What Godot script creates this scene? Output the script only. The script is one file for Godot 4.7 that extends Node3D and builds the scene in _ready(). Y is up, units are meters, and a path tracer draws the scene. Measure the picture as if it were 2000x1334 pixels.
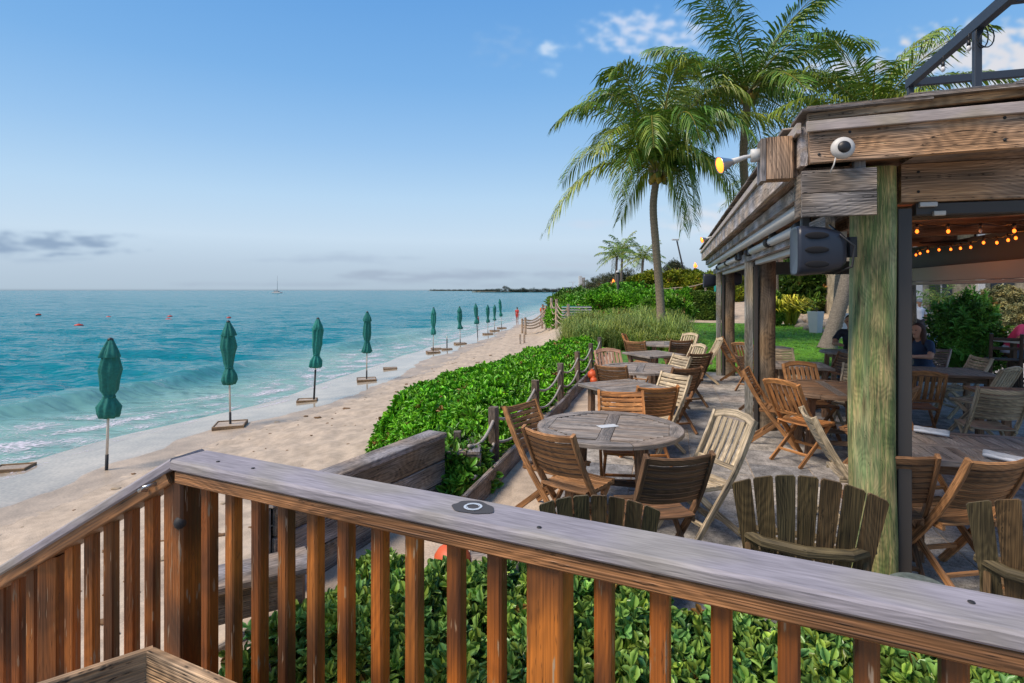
extends Node3D
# A beach-bar terrace: patio axis A runs away from the camera, R to its right; floor of the patio is y = 0.
const F := 1100.0
const EYE := 1.9
var rng := RandomNumberGenerator.new()
var AX := Vector3(0.2714, 0, -0.9625)
var RX := Vector3(0.9625, 0, 0.2714)
var THETA := -0.27486
var M := {}
var MC := {}
var names := {}
var nz := FastNoiseLite.new()

# ---------------------------------------------------------------- placing
func P(px: float, py: float, d: float) -> Vector3:
	return Vector3((px - 1000.0) * d / F, EYE - (py - 567.0) * d / F, -d)
func G(px: float, py: float, h := 0.0) -> Vector3:
	return P(px, py, F * (EYE - h) / (py - 567.0))
func Q(t: float, s: float, y := 0.0) -> Vector3:
	return RX * t + AX * s + Vector3(0, y, 0)
func numbered(called: String) -> String:
	if not names.has(called):
		names[called] = 0
		return called
	names[called] += 1
	return "%s_%03d" % [called, names[called]]
func thing(called: String, label: String, category: String, at := Vector3.ZERO, turn := 0.0, group := "") -> Node3D:
	var o := Node3D.new()
	o.name = numbered(called)
	add_child(o)
	o.position = at
	o.rotation.y = turn
	tag(o, label, category, group)
	return o
func tag(o: Node, label: String, category: String, group := "", kind := "") -> void:
	if label != "": o.set_meta("label", label)
	if category != "": o.set_meta("category", category)
	if group != "": o.set_meta("group", group)
	if kind != "": o.set_meta("kind", kind)
func obj(called: String, mesh: Mesh, m: Material, parent: Node = null, at := Transform3D.IDENTITY) -> MeshInstance3D:
	var o := MeshInstance3D.new()
	o.mesh = mesh
	o.material_override = m
	if parent == null:
		o.name = numbered(called)
		add_child(o)
	else:
		o.name = called
		parent.add_child(o, true)
	o.transform = at
	return o
func struct(called: String, mesh: Mesh, m: Material) -> MeshInstance3D:
	var o := obj(called, mesh, m)
	o.set_meta("kind", "structure")
	return o
func scatter(called: String, mesh: Mesh, m: Material, xf: Array, cols: Array, parent: Node = null) -> MultiMeshInstance3D:
	var mm := MultiMesh.new()
	mm.transform_format = MultiMesh.TRANSFORM_3D
	mm.use_colors = true
	mm.mesh = mesh
	mm.instance_count = xf.size()
	for i in xf.size():
		mm.set_instance_transform(i, xf[i])
		mm.set_instance_color(i, cols[i])
	var o := MultiMeshInstance3D.new()
	o.multimesh = mm
	o.material_override = m
	o.set_meta("kind", "stuff")
	if parent == null:
		o.name = numbered(called)
		add_child(o)
	else:
		o.name = called
		parent.add_child(o, true)
	return o

# ---------------------------------------------------------------- shapes
func begin(flat := true) -> SurfaceTool:
	var st := SurfaceTool.new()
	st.begin(Mesh.PRIMITIVE_TRIANGLES)
	st.set_smooth_group(-1 if flat else 0)
	return st
func done(st: SurfaceTool) -> ArrayMesh:
	st.generate_normals()
	return st.commit()
func tri(st: SurfaceTool, a: Vector3, b: Vector3, c: Vector3, ua := Vector2.ZERO, ub := Vector2.ZERO, uc := Vector2.ZERO) -> void:
	st.set_uv(ua); st.add_vertex(a)
	st.set_uv(ub); st.add_vertex(b)
	st.set_uv(uc); st.add_vertex(c)
func quad(st: SurfaceTool, a: Vector3, b: Vector3, c: Vector3, d: Vector3, ua := Vector2.ZERO, ub := Vector2.ZERO, uc := Vector2.ZERO, ud := Vector2.ZERO) -> void:
	tri(st, a, b, c, ua, ub, uc)
	tri(st, a, c, d, ua, uc, ud)
# chamfered timber along a line of points; side = direction of the width w
func sweep(st: SurfaceTool, pts: Array, w: float, h: float, side: Vector3, bev := 0.004) -> void:
	var off := Vector2(rng.randf(), rng.randf())
	var hw := w * 0.5
	var hh := h * 0.5
	var b: float = min(bev, min(hw, hh) * 0.6)
	var prof := [Vector2(hw, hh - b), Vector2(hw - b, hh), Vector2(-hw + b, hh), Vector2(-hw, hh - b), Vector2(-hw, -hh + b), Vector2(-hw + b, -hh), Vector2(hw - b, -hh), Vector2(hw, -hh + b)]
	var us := [0.0]
	for i in 8: us.append(us[i] + prof[i].distance_to(prof[(i + 1) % 8]) / 0.6)
	var prev := []
	var v := 0.0
	var n := pts.size()
	for k in n:
		var p: Vector3 = pts[k]
		var T: Vector3 = (pts[min(k + 1, n - 1)] - pts[max(k - 1, 0)]).normalized()
		var N: Vector3 = (side - T * side.dot(T)).normalized()
		var B: Vector3 = T.cross(N)
		var ring := []
		for q in prof: ring.append(p + N * q.x + B * q.y)
		var v1 := v
		if k > 0: v1 = v + p.distance_to(pts[k - 1]) / 3.0
		if k > 0:
			for i in 8:
				var j := (i + 1) % 8
				quad(st, prev[i], prev[j], ring[j], ring[i], off + Vector2(us[i], v), off + Vector2(us[i + 1], v), off + Vector2(us[i + 1], v1), off + Vector2(us[i], v1))
		if k == 0 or k == n - 1:
			for i in range(1, 7):
				var c := [0, i + 1, i] if k == 0 else [0, i, i + 1]
				tri(st, ring[c[0]], ring[c[1]], ring[c[2]], off + prof[c[0]] * 3.0, off + prof[c[1]] * 3.0, off + prof[c[2]] * 3.0)
		prev = ring
		v = v1
func bar(a: Vector3, b: Vector3, w: float, h: float, side: Vector3, bev := 0.004) -> ArrayMesh:
	var st := begin()
	sweep(st, [a, b], w, h, side, bev)
	return done(st)
func bent(pts: Array, w: float, h: float, side: Vector3, bev := 0.004) -> ArrayMesh:
	var st := begin()
	sweep(st, pts, w, h, side, bev)
	return done(st)
# box centred at c, with the grain along its longest side
func block(c: Vector3, size: Vector3, bev := 0.004) -> ArrayMesh:
	if size.x >= size.y and size.x >= size.z:
		return bar(c - Vector3(size.x / 2, 0, 0), c + Vector3(size.x / 2, 0, 0), size.y, size.z, Vector3.UP, bev)
	if size.y >= size.z:
		return bar(c - Vector3(0, size.y / 2, 0), c + Vector3(0, size.y / 2, 0), size.x, size.z, Vector3.RIGHT, bev)
	return bar(c - Vector3(0, 0, size.z / 2), c + Vector3(0, 0, size.z / 2), size.x, size.y, Vector3.RIGHT, bev)
func add_tube(st: SurfaceTool, pts: Array, radii: Array, sides := 8, caps := true) -> void:
	var n := pts.size()
	var prev := []
	var ref := Vector3(0.13, 0.31, 0.94)
	var v := 0.0
	for k in n:
		var p: Vector3 = pts[k]
		var T: Vector3 = (pts[min(k + 1, n - 1)] - pts[max(k - 1, 0)]).normalized()
		if absf(T.dot(ref)) > 0.98: ref = Vector3(0.9, 0.1, 0.2)
		var N: Vector3 = (ref - T * ref.dot(T)).normalized()
		ref = N
		var B: Vector3 = T.cross(N)
		var r: float = radii[k] if radii.size() > 1 else radii[0]
		var ring := []
		for i in sides:
			var a := TAU * i / sides
			ring.append(p + (N * cos(a) + B * sin(a)) * r)
		if k > 0:
			var v1: float = v + p.distance_to(pts[k - 1])
			for i in sides:
				var j := (i + 1) % sides
				quad(st, prev[i], prev[j], ring[j], ring[i], Vector2(float(i) / sides, v), Vector2(float(i + 1) / sides, v), Vector2(float(i + 1) / sides, v1), Vector2(float(i) / sides, v1))
			v = v1
		if caps and (k == 0 or k == n - 1):
			for i in sides:
				var j := (i + 1) % sides
				if k == 0: tri(st, p, ring[j], ring[i])
				else: tri(st, p, ring[i], ring[j])
		prev = ring
func tube(pts: Array, radii: Array, sides := 8) -> ArrayMesh:
	var st := begin(false)
	add_tube(st, pts, radii, sides)
	return done(st)
# lathe with optional pleats; prof = [Vector2(radius, y)...]
func lathe(prof: Array, sides := 20, pleats := 0, depth := 0.0, twist := 0.0, flat := false, scale_uv := 1.0) -> ArrayMesh:
	var st := begin(flat)
	var prev := []
	for k in prof.size():
		var ring := []
		for i in sides:
			var a := TAU * i / sides
			var r: float = prof[k].x
			if pleats > 0:
				r *= 1.0 + depth * (cos(pleats * a + twist * k) + 0.5 * cos((pleats - 3) * a + 1.3 + twist * 0.6 * k))
				r *= 1.0 + 0.16 * nz.get_noise_3d(cos(a) * 130.0 + depth * 900.0 + prof[1].x * 3000.0, prof[k].y * 260.0, sin(a) * 130.0)
			ring.append(Vector3(cos(a) * r, prof[k].y, sin(a) * r))
		if k > 0:
			for i in sides:
				var j := (i + 1) % sides
				quad(st, prev[i], ring[i], ring[j], prev[j], Vector2(float(i) / sides, k * 0.1) * scale_uv, Vector2(float(i) / sides, k * 0.1 + 0.1) * scale_uv, Vector2(float(i + 1) / sides, k * 0.1 + 0.1) * scale_uv, Vector2(float(i + 1) / sides, k * 0.1) * scale_uv)
		prev = ring
	return done(st)
func ball(r: Vector3, rough := 0.0, sides := 12) -> ArrayMesh:
	var st := begin(rough <= 0.0 and false)
	var rows := int(sides * 0.5)
	var o := rng.randf() * 50.0
	var at := func(i: int, j: int) -> Vector3:
		var a := TAU * (i % sides) / sides
		var b := PI * j / rows
		var q := Vector3(sin(b) * cos(a), cos(b), sin(b) * sin(a))
		return q * r * (1.0 + rough * nz.get_noise_3d(q.x * 90.0 + o, q.y * 90.0, q.z * 90.0))
	for j in rows:
		for i in sides:
			quad(st, at.call(i, j), at.call(i + 1, j), at.call(i + 1, j + 1), at.call(i, j + 1))
	return done(st)

# ---------------------------------------------------------------- materials
func srgb(c: Color) -> Color: return c.linear_to_srgb()
func mat(c: Color, rough := 0.7, metal := 0.0, tex: Texture2D = null, tri_scale := 0.0) -> StandardMaterial3D:
	var m := StandardMaterial3D.new()
	m.albedo_color = srgb(c)
	m.roughness = rough
	m.metallic = metal
	if tex != null: m.albedo_texture = tex
	if tri_scale > 0.0:
		m.uv1_triplanar = true
		m.uv1_world_triplanar = true
		m.uv1_scale = Vector3.ONE * tri_scale
	return m
func leafmat(rough := 0.5, back := 0.25) -> StandardMaterial3D:
	var m := StandardMaterial3D.new()
	m.albedo_color = Color.WHITE
	m.vertex_color_use_as_albedo = true
	m.roughness = rough
	m.cull_mode = BaseMaterial3D.CULL_DISABLED
	m.backlight_enabled = true
	m.backlight = Color(back, back, back * 0.5)
	return m
func image_of(w: int, h: int, f: Callable) -> Image:
	var data := PackedByteArray()
	data.resize(w * h * 3)
	var i := 0
	for y in h:
		for x in w:
			var c: Color = f.call(float(x) / w, float(y) / h)
			data[i] = int(clampf(c.r, 0, 1) * 255.0); data[i + 1] = int(clampf(c.g, 0, 1) * 255.0); data[i + 2] = int(clampf(c.b, 0, 1) * 255.0)
			i += 3
	return Image.create_from_data(w, h, false, Image.FORMAT_RGB8, data)
func folded(w: int, h: int, f: Callable) -> ImageTexture:   # mirrored both ways, so that it tiles without a seam
	return texture_of(w, h, func(u, v): return f.call(absf(2.0 * u - 1.0), absf(2.0 * v - 1.0)))
func texture_of(w: int, h: int, f: Callable) -> ImageTexture:
	var im := image_of(w, h, f)
	im.generate_mipmaps()
	return ImageTexture.create_from_image(im)
func n2(x: float, y: float) -> float: return nz.get_noise_2d(x * 100.0, y * 100.0)   # about one feature per unit
# timber: value near 0.8 with grain along v
func grain(u: float, v: float, seed_off: float, cracks: float) -> float:
	var warp := n2(u * 1.6 + seed_off, v * 2.2) * 1.3
	var r := u * 7.0 + warp * 3.0
	var ring := 0.5 + 0.5 * sin(TAU * r)
	var fine := n2(u * 42.0 + seed_off * 3.0, v * 3.0)
	var fine2 := n2(u * 90.0 + seed_off, v * 9.0 + 31.0)
	var blot := n2(u * 2.0 + 40.0 + seed_off, v * 3.0 + 7.0)
	var val := 0.74 + 0.12 * (ring - 0.5) + 0.20 * fine + 0.10 * fine2 + 0.16 * blot
	var cr := absf(n2(u * 9.0 + seed_off, v * 0.9 + 3.0))
	if cr < 0.018: val -= cracks * (1.0 - cr / 0.018)
	return val
func make_materials() -> void:
	nz.seed = 11
	nz.frequency = 0.01
	nz.noise_type = FastNoiseLite.TYPE_SIMPLEX_SMOOTH
	nz.fractal_type = FastNoiseLite.FRACTAL_NONE
	var tx_teak := folded(256, 1024, func(u, v):
		var g := grain(u, v, 0.0, 0.3)
		return Color(g, g * 0.985, g * 0.96))
	var tx_grey := folded(256, 1024, func(u, v):
		var g := grain(u, v, 17.0, 0.55)
		var w := clampf(n2(u * 1.2 + 9.0, v * 2.5) * 0.9 + 0.5, 0, 1)
		return Color(g * (0.94 + 0.08 * w), g * 0.95, g * (1.0 - 0.12 * w)))
	# stained orange-brown paint worn through to pale wood in flecks
	var tx_peel := folded(256, 1024, func(u, v):
		var g := grain(u, v, 33.0, 0.4)
		var fl := n2(u * 11.0 + 5.0, v * 7.0) + 0.5 * n2(u * 40.0, v * 16.0)
		var dk := clampf(n2(u * 1.5, v * 3.0 + 60.0) * 1.2 + 0.35, 0, 1)
		var c := Color(0.71, 0.43, 0.165).lerp(Color(0.41, 0.255, 0.135), dk) * (0.55 + 0.6 * g)
		if fl > 0.78: c = c.lerp(Color(0.72, 0.66, 0.58), clampf((fl - 0.78) * 7.0, 0, 0.85))
		return c)
	var tx_green := texture_of(512, 1024, func(uu, v):
		var u: float = absf(2.0 * uu - 1.0) * 1.3
		var g := grain(u * 1.5, v * 3.2, 51.0, 0.55)
		var k := clampf(n2(u * 5.0 + 2.0, v * 5.0) * 0.55 + n2(u * 20.0, v * 12.0) * 0.5 + n2(u * 55.0, v * 34.0) * 0.4 + 0.42, 0, 1)
		var c := Color(0.43, 0.49, 0.29).lerp(Color(0.74, 0.66, 0.46), k)
		var teal := clampf(n2(u * 3.0 + 70.0, v * 1.6) * 1.2 - 0.2, 0, 1)
		c = c.lerp(Color(0.58, 0.68, 0.58), teal * 0.45)
		for kn in [Vector3(0.42, 0.55, 0.018), Vector3(0.30, 0.30, 0.012), Vector3(0.62, 0.78, 0.014), Vector3(0.85, 0.42, 0.014), Vector3(0.12, 0.62, 0.012)]:
			var q := Vector2((u - kn.x) * 0.75, (v - kn.y) * 0.9).length()
			if q < kn.z * 2.2: c = c.lerp(Color(0.24, 0.20, 0.12), 0.75 * (1.0 - q / (kn.z * 2.2)))
		return c * (0.35 + 0.9 * g))
	M["tx_teak"] = tx_teak
	M["tx_grey"] = tx_grey
	var relief := func(m: StandardMaterial3D, t: ImageTexture, s: float):
		var im: Image = t.get_image().duplicate()
		im.clear_mipmaps()
		im.bump_map_to_normal_map(s)
		m.normal_enabled = true
		m.normal_texture = ImageTexture.create_from_image(im)
		m.normal_scale = 0.8
	var base := mat(Color(1, 1, 1), 0.75, 0.0, tx_teak)
	relief.call(base, tx_teak, 3.0)
	var wood := func(c: Color, r := 0.72):
		var m: StandardMaterial3D = base.duplicate()
		m.albedo_color = srgb(c)
		m.roughness = r
		return m
	# teak of the furniture, from silver-grey to orange
	M["w_b"] = [wood.call(Color(0.545, 0.269, 0.104)), wood.call(Color(0.443, 0.226, 0.095)), wood.call(Color(0.624, 0.321, 0.140))]
	M["w_k"] = [wood.call(Color(0.315, 0.159, 0.071)), wood.call(Color(0.260, 0.144, 0.071)), wood.call(Color(0.379, 0.194, 0.089))]
	M["w_o"] = [wood.call(Color(0.799, 0.339, 0.104)), wood.call(Color(0.726, 0.321, 0.106)), wood.call(Color(0.874, 0.401, 0.132))]
	M["w_p"] = [wood.call(Color(0.784, 0.653, 0.449)), wood.call(Color(0.716, 0.603, 0.434)), wood.call(Color(0.887, 0.737, 0.512))]
	M["w_r"] = [wood.call(Color(0.868, 0.512, 0.357)), wood.call(Color(0.791, 0.465, 0.326))]
	M["w_g"] = [wood.call(Color(0.465, 0.411, 0.372), 0.55), wood.call(Color(0.403, 0.357, 0.326), 0.55), wood.call(Color(0.527, 0.465, 0.419), 0.55), wood.call(Color(0.496, 0.403, 0.333), 0.55)]
	M["w_m"] = [wood.call(Color(0.391, 0.234, 0.139), 0.6), wood.call(Color(0.335, 0.217, 0.139), 0.6)]
	M["w_moss"] = [wood.call(Color(0.205, 0.145, 0.065)), wood.call(Color(0.169, 0.136, 0.070)), wood.call(Color(0.240, 0.150, 0.070))]
	M["w_bar"] = [wood.call(Color(0.132, 0.078, 0.046)), wood.call(Color(0.155, 0.093, 0.056))]
	var gbase := mat(Color(1, 1, 1), 0.8, 0.0, tx_grey)
	relief.call(gbase, tx_grey, 5.0)
	var grey := func(c: Color, r := 0.8):
		var m: StandardMaterial3D = gbase.duplicate()
		m.albedo_color = srgb(c)
		m.roughness = r
		return m
	var tx_cap := folded(256, 1024, func(u, v):
		var g := 0.84 + 0.05 * n2(u * 3.0, v * 5.0) + 0.07 * n2(u * 30.0, v * 8.0) + 0.07 * n2(u * 110.0, v * 22.0)
		var worn := clampf(n2(u * 2.0 + 5.0, v * 4.0) * 1.2 + 0.2, 0, 1)
		return Color(g, g * 0.985, g * (1.0 - 0.07 * worn)))
	M["cap"] = mat(Color(0.42, 0.405, 0.435), 0.75, 0.0, tx_cap)
	relief.call(M["cap"], tx_cap, 2.5)
	M["plank"] = [grey.call(Color(0.403, 0.359, 0.304)), grey.call(Color(0.319, 0.272, 0.213)), grey.call(Color(0.487, 0.444, 0.400))]
	M["fascia"] = grey.call(Color(0.66, 0.44, 0.27))
	M["fascia2"] = grey.call(Color(0.525, 0.390, 0.292))
	M["fascia_pale"] = grey.call(Color(0.750, 0.690, 0.630))
	M["shingle"] = [grey.call(Color(0.360, 0.323, 0.285)), grey.call(Color(0.450, 0.383, 0.315)), grey.call(Color(0.300, 0.277, 0.255))]
	M["trim"] = mat(Color(0.62, 0.545, 0.49), 0.6, 0.0, tx_cap)
	M["edging"] = grey.call(Color(0.375, 0.330, 0.292))
	M["rope_post"] = grey.call(Color(0.300, 0.232, 0.173))
	M["drift"] = grey.call(Color(0.780, 0.645, 0.495))
	M["ceiling"] = grey.call(Color(0.540, 0.315, 0.165))
	M["darkpost"] = grey.call(Color(0.300, 0.232, 0.150))
	M["kerb"] = grey.call(Color(0.690, 0.480, 0.277))
	var peel := mat(Color(0.80, 0.74, 0.74), 0.5, 0.0, tx_peel)
	relief.call(peel, tx_peel, 4.0)
	M["peel"] = [peel]
	for c in [Color(0.56, 0.52, 0.52), Color(0.92, 0.88, 0.84), Color(0.66, 0.58, 0.54), Color(0.50, 0.42, 0.38), Color(0.84, 0.72, 0.62), Color(0.72, 0.70, 0.72)]:
		var m: StandardMaterial3D = peel.duplicate()
		m.albedo_color = srgb(c)
		M["peel"].append(m)
	var under: StandardMaterial3D = base.duplicate()
	under.albedo_color = srgb(Color(0.46, 0.22, 0.09))
	under.roughness = 0.5
	M["under"] = under
	var gp := mat(Color(0.86, 0.86, 0.80), 0.8, 0.0, tx_green)
	relief.call(gp, tx_green, 4.0)
	M["greenpost"] = gp
	M["palepost"] = grey.call(Color(0.50, 0.49, 0.40))
	# cement and sand
	var tx_speck := texture_of(384, 384, func(u, v):
		var g := 0.78 + 0.14 * n2(u * 5.0, v * 5.0) + 0.10 * n2(u * 22.0 + 4.0, v * 22.0) + 0.14 * n2(u * 95.0, v * 95.0)
		var s := n2(u * 60.0 + 11.0, v * 60.0)
		if s > 0.62: g -= 0.22
		return Color(g, g * 0.985, g * 0.97))
	M["paver"] = []
	for c in [Color(0.53, 0.52, 0.50), Color(0.47, 0.465, 0.46), Color(0.60, 0.575, 0.53), Color(0.34, 0.355, 0.375), Color(0.52, 0.48, 0.45), Color(0.49, 0.485, 0.47)]:
		M["paver"].append(mat(c, 0.75, 0.0, tx_speck, 0.9))
	M["grout"] = mat(Color(0.62, 0.54, 0.45), 0.95, 0.0, tx_speck, 1.5)
	var sand_tex := texture_of(512, 512, func(u, v):
		var g := 0.84 + 0.07 * n2(u * 4.0, v * 4.0) + 0.05 * n2(u * 14.0 + 4.0, v * 14.0) + 0.07 * n2(u * 110.0, v * 110.0)
		return Color(g, g * 0.975, g * 0.95))
	M["sand"] = mat(Color(0.67, 0.57, 0.455), 0.95, 0.0, sand_tex, 0.45)
	relief.call(M["sand"], sand_tex, 6.0)
	M["damp"] = mat(Color(0.60, 0.50, 0.385), 0.5, 0.0, sand_tex, 0.2)
	M["wet"] = mat(Color(0.62, 0.55, 0.44), 0.10, 0.0, sand_tex, 0.12)
	M["stone"] = mat(Color(0.46, 0.41, 0.35), 0.9, 0.0, tx_speck, 1.2)
	M["soil"] = mat(Color(0.10, 0.07, 0.045), 0.95, 0.0, tx_speck, 1.0)
	M["concrete"] = mat(Color(0.55, 0.50, 0.45), 0.85, 0.0, tx_speck, 0.5)
	M["plaster"] = mat(Color(0.66, 0.58, 0.42), 0.85, 0.0, tx_speck, 0.3)
	M["plaster_pink"] = mat(Color(0.60, 0.40, 0.30), 0.85, 0.0, tx_speck, 0.3)
	M["farwhite"] = mat(Color(0.55, 0.54, 0.53), 0.8)
	M["fargrey"] = mat(Color(0.30, 0.30, 0.30), 0.8)
	M["lawn"] = mat(Color(0.11, 0.30, 0.03), 0.9, 0.0, tx_speck, 0.8)
	M["leaf"] = leafmat(0.42, 0.3)
	M["leaf_gloss"] = leafmat(0.30, 0.2)
	M["palmleaf"] = leafmat(0.45, 0.3)
	M["core"] = mat(Color(0.075, 0.085, 0.035), 1.0)
	M["twig"] = mat(Color(0.17, 0.125, 0.085), 0.9)
	M["bark"] = mat(Color(0.46, 0.36, 0.25), 0.95, 0.0, tx_speck, 3.0)
	M["barkgrey"] = mat(Color(0.30, 0.265, 0.225), 0.95, 0.0, tx_speck, 3.0)
	M["coco"] = mat(Color(0.38, 0.24, 0.03), 0.5)
	M["coco_green"] = mat(Color(0.14, 0.19, 0.03), 0.5)
	var canvas := texture_of(128, 128, func(u, v):
		var g := 0.85 + 0.10 * n2(u * 8.0, v * 8.0) + 0.08 * n2(u * 60.0, v * 60.0)
		return Color(g, g, g))
	M["teal"] = mat(Color(0.008, 0.26, 0.21), 0.8, 0.0, canvas, 2.0)
	M["teals"] = [M["teal"]]
	for c in [Color(0.012, 0.22, 0.185), Color(0.02, 0.29, 0.24)]:
		var m2: StandardMaterial3D = M["teal"].duplicate()
		m2.albedo_color = srgb(c)
		M["teals"].append(m2)
	M["tealbox"] = mat(Color(0.01, 0.25, 0.22), 0.5)
	M["white"] = mat(Color(0.58, 0.56, 0.53), 0.45)
	M["pole"] = mat(Color(0.62, 0.56, 0.48), 0.4)
	M["black"] = mat(Color(0.018, 0.018, 0.02), 0.45)
	M["blackmatte"] = mat(Color(0.022, 0.022, 0.024), 0.7)
	M["charcoal"] = mat(Color(0.055, 0.05, 0.047), 0.6)
	M["steelblue"] = mat(Color(0.035, 0.045, 0.065), 0.5)
	M["slot"] = mat(Color(0.008, 0.008, 0.01), 0.9)
	M["speaker"] = mat(Color(0.02, 0.025, 0.04), 0.4)
	M["housing"] = mat(Color(0.58, 0.58, 0.56), 0.5)
	M["housing_dark"] = mat(Color(0.10, 0.11, 0.12), 0.5)
	M["steel"] = mat(Color(0.55, 0.55, 0.55), 0.3, 0.9)
	M["rope"] = mat(Color(0.50, 0.46, 0.42), 0.95, 0.0, canvas, 14.0)
	M["rope_tan"] = mat(Color(0.55, 0.43, 0.31), 0.95, 0.0, canvas, 9.0)
	M["orange"] = mat(Color(0.62, 0.10, 0.022), 0.5)
	M["red"] = mat(Color(0.55, 0.045, 0.015), 0.45)
	M["napkin"] = mat(Color(0.78, 0.79, 0.82), 0.9)
	M["card"] = mat(Color(0.62, 0.64, 0.66), 0.25)
	M["glaze"] = mat(Color(0.34, 0.42, 0.40), 0.35, 0.0, tx_speck, 4.0)
	M["pvc"] = mat(Color(0.55, 0.46, 0.32), 0.5)
	M["base"] = [wood.call(Color(0.47, 0.30, 0.16)), wood.call(Color(0.36, 0.24, 0.14))]
	M["bulbglass"] = mat(Color(0.7, 0.7, 0.7), 0.1)
	M["window"] = mat(Color(0.03, 0.035, 0.04), 0.12)

# ---------------------------------------------------------------- land and sea
const SHORE := [[-8.0, -9.9], [4.0, -9.6], [9.94, -9.04], [12.3, -8.6], [14.0, -7.95], [17.2, -6.9], [21.0, -6.15], [26.5, -5.4], [30.6, -4.87], [35.9, -3.75], [48.2, -2.0], [60.7, 0.55], [88.0, 5.2], [120.0, 11.0], [200.0, 24.0], [400.0, 50.0], [9000.0, 1100.0]]
func xw(d: float) -> float:
	var i := 1
	while i < SHORE.size() - 1 and SHORE[i][0] < d: i += 1
	var a = SHORE[i - 1]
	var b = SHORE[i]
	var f := clampf((d - a[0]) / (b[0] - a[0]), 0, 1)
	var pa = SHORE[max(i - 2, 0)]
	var pb = SHORE[min(i + 1, SHORE.size() - 1)]
	var w: float = b[0] - a[0]
	var m0: float = (b[1] - pa[1]) / max(b[0] - pa[0], 0.01) * w
	var m1: float = (pb[1] - a[1]) / max(pb[0] - a[0], 0.01) * w
	var f2 := f * f
	var f3 := f2 * f
	return (2 * f3 - 3 * f2 + 1) * a[1] + (f3 - 2 * f2 + f) * m0 + (-2 * f3 + 3 * f2) * b[1] + (f3 - f2) * m1
const SEA := -1.36
func land(x: float, z: float) -> float:
	var d := -z
	var e := x - xw(d) + 0.25 * n2(d * 0.16, 3.0)
	var t := 0.9625 * x + 0.2714 * z
	var s := 0.2714 * x - 0.9625 * z
	var y := SEA + 0.05 * e
	if e > 3.0: y += (e - 3.0) * 0.05
	y = minf(y, -0.55)
	var dry := smoothstep(1.5, 4.0, e)
	y += dry * (0.035 * n2(x * 0.5, z * 0.5) + 0.022 * n2(x * 1.7, z * 1.3 + 9.0) + 0.012 * n2(x * 4.0, z * 4.0) - 0.02 * smoothstep(0.30, 0.62, n2(x * 2.3 + 7.0, z * 2.0)) - 0.012 * smoothstep(0.35, 0.6, n2(x * 4.5, z * 3.6 + 31.0)))
	var edge := -2.0 - maxf(0.0, s - 16.0) * 0.2
	var up := smoothstep(edge - 2.4, edge + 0.2, t)
	var upper := -0.015 + smoothstep(34.0, 48.0, s) * 1.2 * smoothstep(-9.0, -1.0, t) 
	return lerpf(y, upper, up)
func grid_mesh(cols: Array, rows: Array, f: Callable, colour = null) -> ArrayMesh:
	var vs := PackedVector3Array()
	var cs := PackedColorArray()
	var uv := PackedVector2Array()
	for r in rows:
		for c in cols:
			var p: Vector3 = f.call(c, r)
			vs.append(p)
			uv.append(Vector2(p.x, p.z))
			if colour != null: cs.append(colour.call(p))
	var idx := PackedInt32Array()
	var n := cols.size()
	for j in rows.size() - 1:
		for i in n - 1:
			var a := j * n + i
			idx.append_array([a, a + n, a + 1, a + 1, a + n, a + n + 1])
	var arr := []
	arr.resize(Mesh.ARRAY_MAX)
	arr[Mesh.ARRAY_VERTEX] = vs
	arr[Mesh.ARRAY_TEX_UV] = uv
	arr[Mesh.ARRAY_INDEX] = idx
	if colour != null: arr[Mesh.ARRAY_COLOR] = cs
	var st := SurfaceTool.new()
	st.create_from_arrays(arr)
	st.generate_normals()
	return st.commit()
func sea_height(x: float, z: float) -> float:
	var d := -z
	var e := x - xw(d)
	var k := smoothstep(-0.5, -9.0, e)
	var far := 1.0 / (1.0 + d * d / 6000.0)
	var near := 1.0 / (1.0 + d * d / 900.0)
	var h := k * (0.16 * n2(x * 0.05 + 3.0, d * 0.17) + 0.16 * n2(x * 0.15, d * 0.42 + 8.0) * far + (0.11 * n2(x * 0.42 + 50.0, d * 0.95) + 0.05 * n2(x * 1.1, d * 2.2 + 20.0)) * (0.15 + 0.85 * near))
	# the wave about to break and the low swells behind it
	var crest := -5.6 + 0.9 * n2(d * 0.09, 77.0) + clampf((d - 22.0) * 0.10, 0.0, 1.6)
	var q := e - crest
	var face := 0.35 if q > 0.0 else 0.95
	var live := smoothstep(3.0, 9.0, d) * (1.0 - smoothstep(21.0, 28.0, d)) + 0.7 * smoothstep(28.0, 33.0, d) * (1.0 - smoothstep(42.0, 50.0, d))
	h += 0.30 * live * exp(-q * q / (2.0 * face * face))
	h += 0.07 * exp(-pow(e + 1.6 + 0.6 * n2(d * 0.2, 5.0), 2) / 0.25) * (0.6 + 0.6 * n2(d * 0.35, 15.0))
	return SEA + h
func logs(a: float, b: float, n: int) -> Array:
	var o := []
	for i in n: o.append(a * pow(b / a, float(i) / (n - 1)))
	return o
func lins(a: float, b: float, n: int) -> Array:
	var o := []
	for i in n: o.append(lerpf(a, b, float(i) / (n - 1)))
	return o
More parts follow.
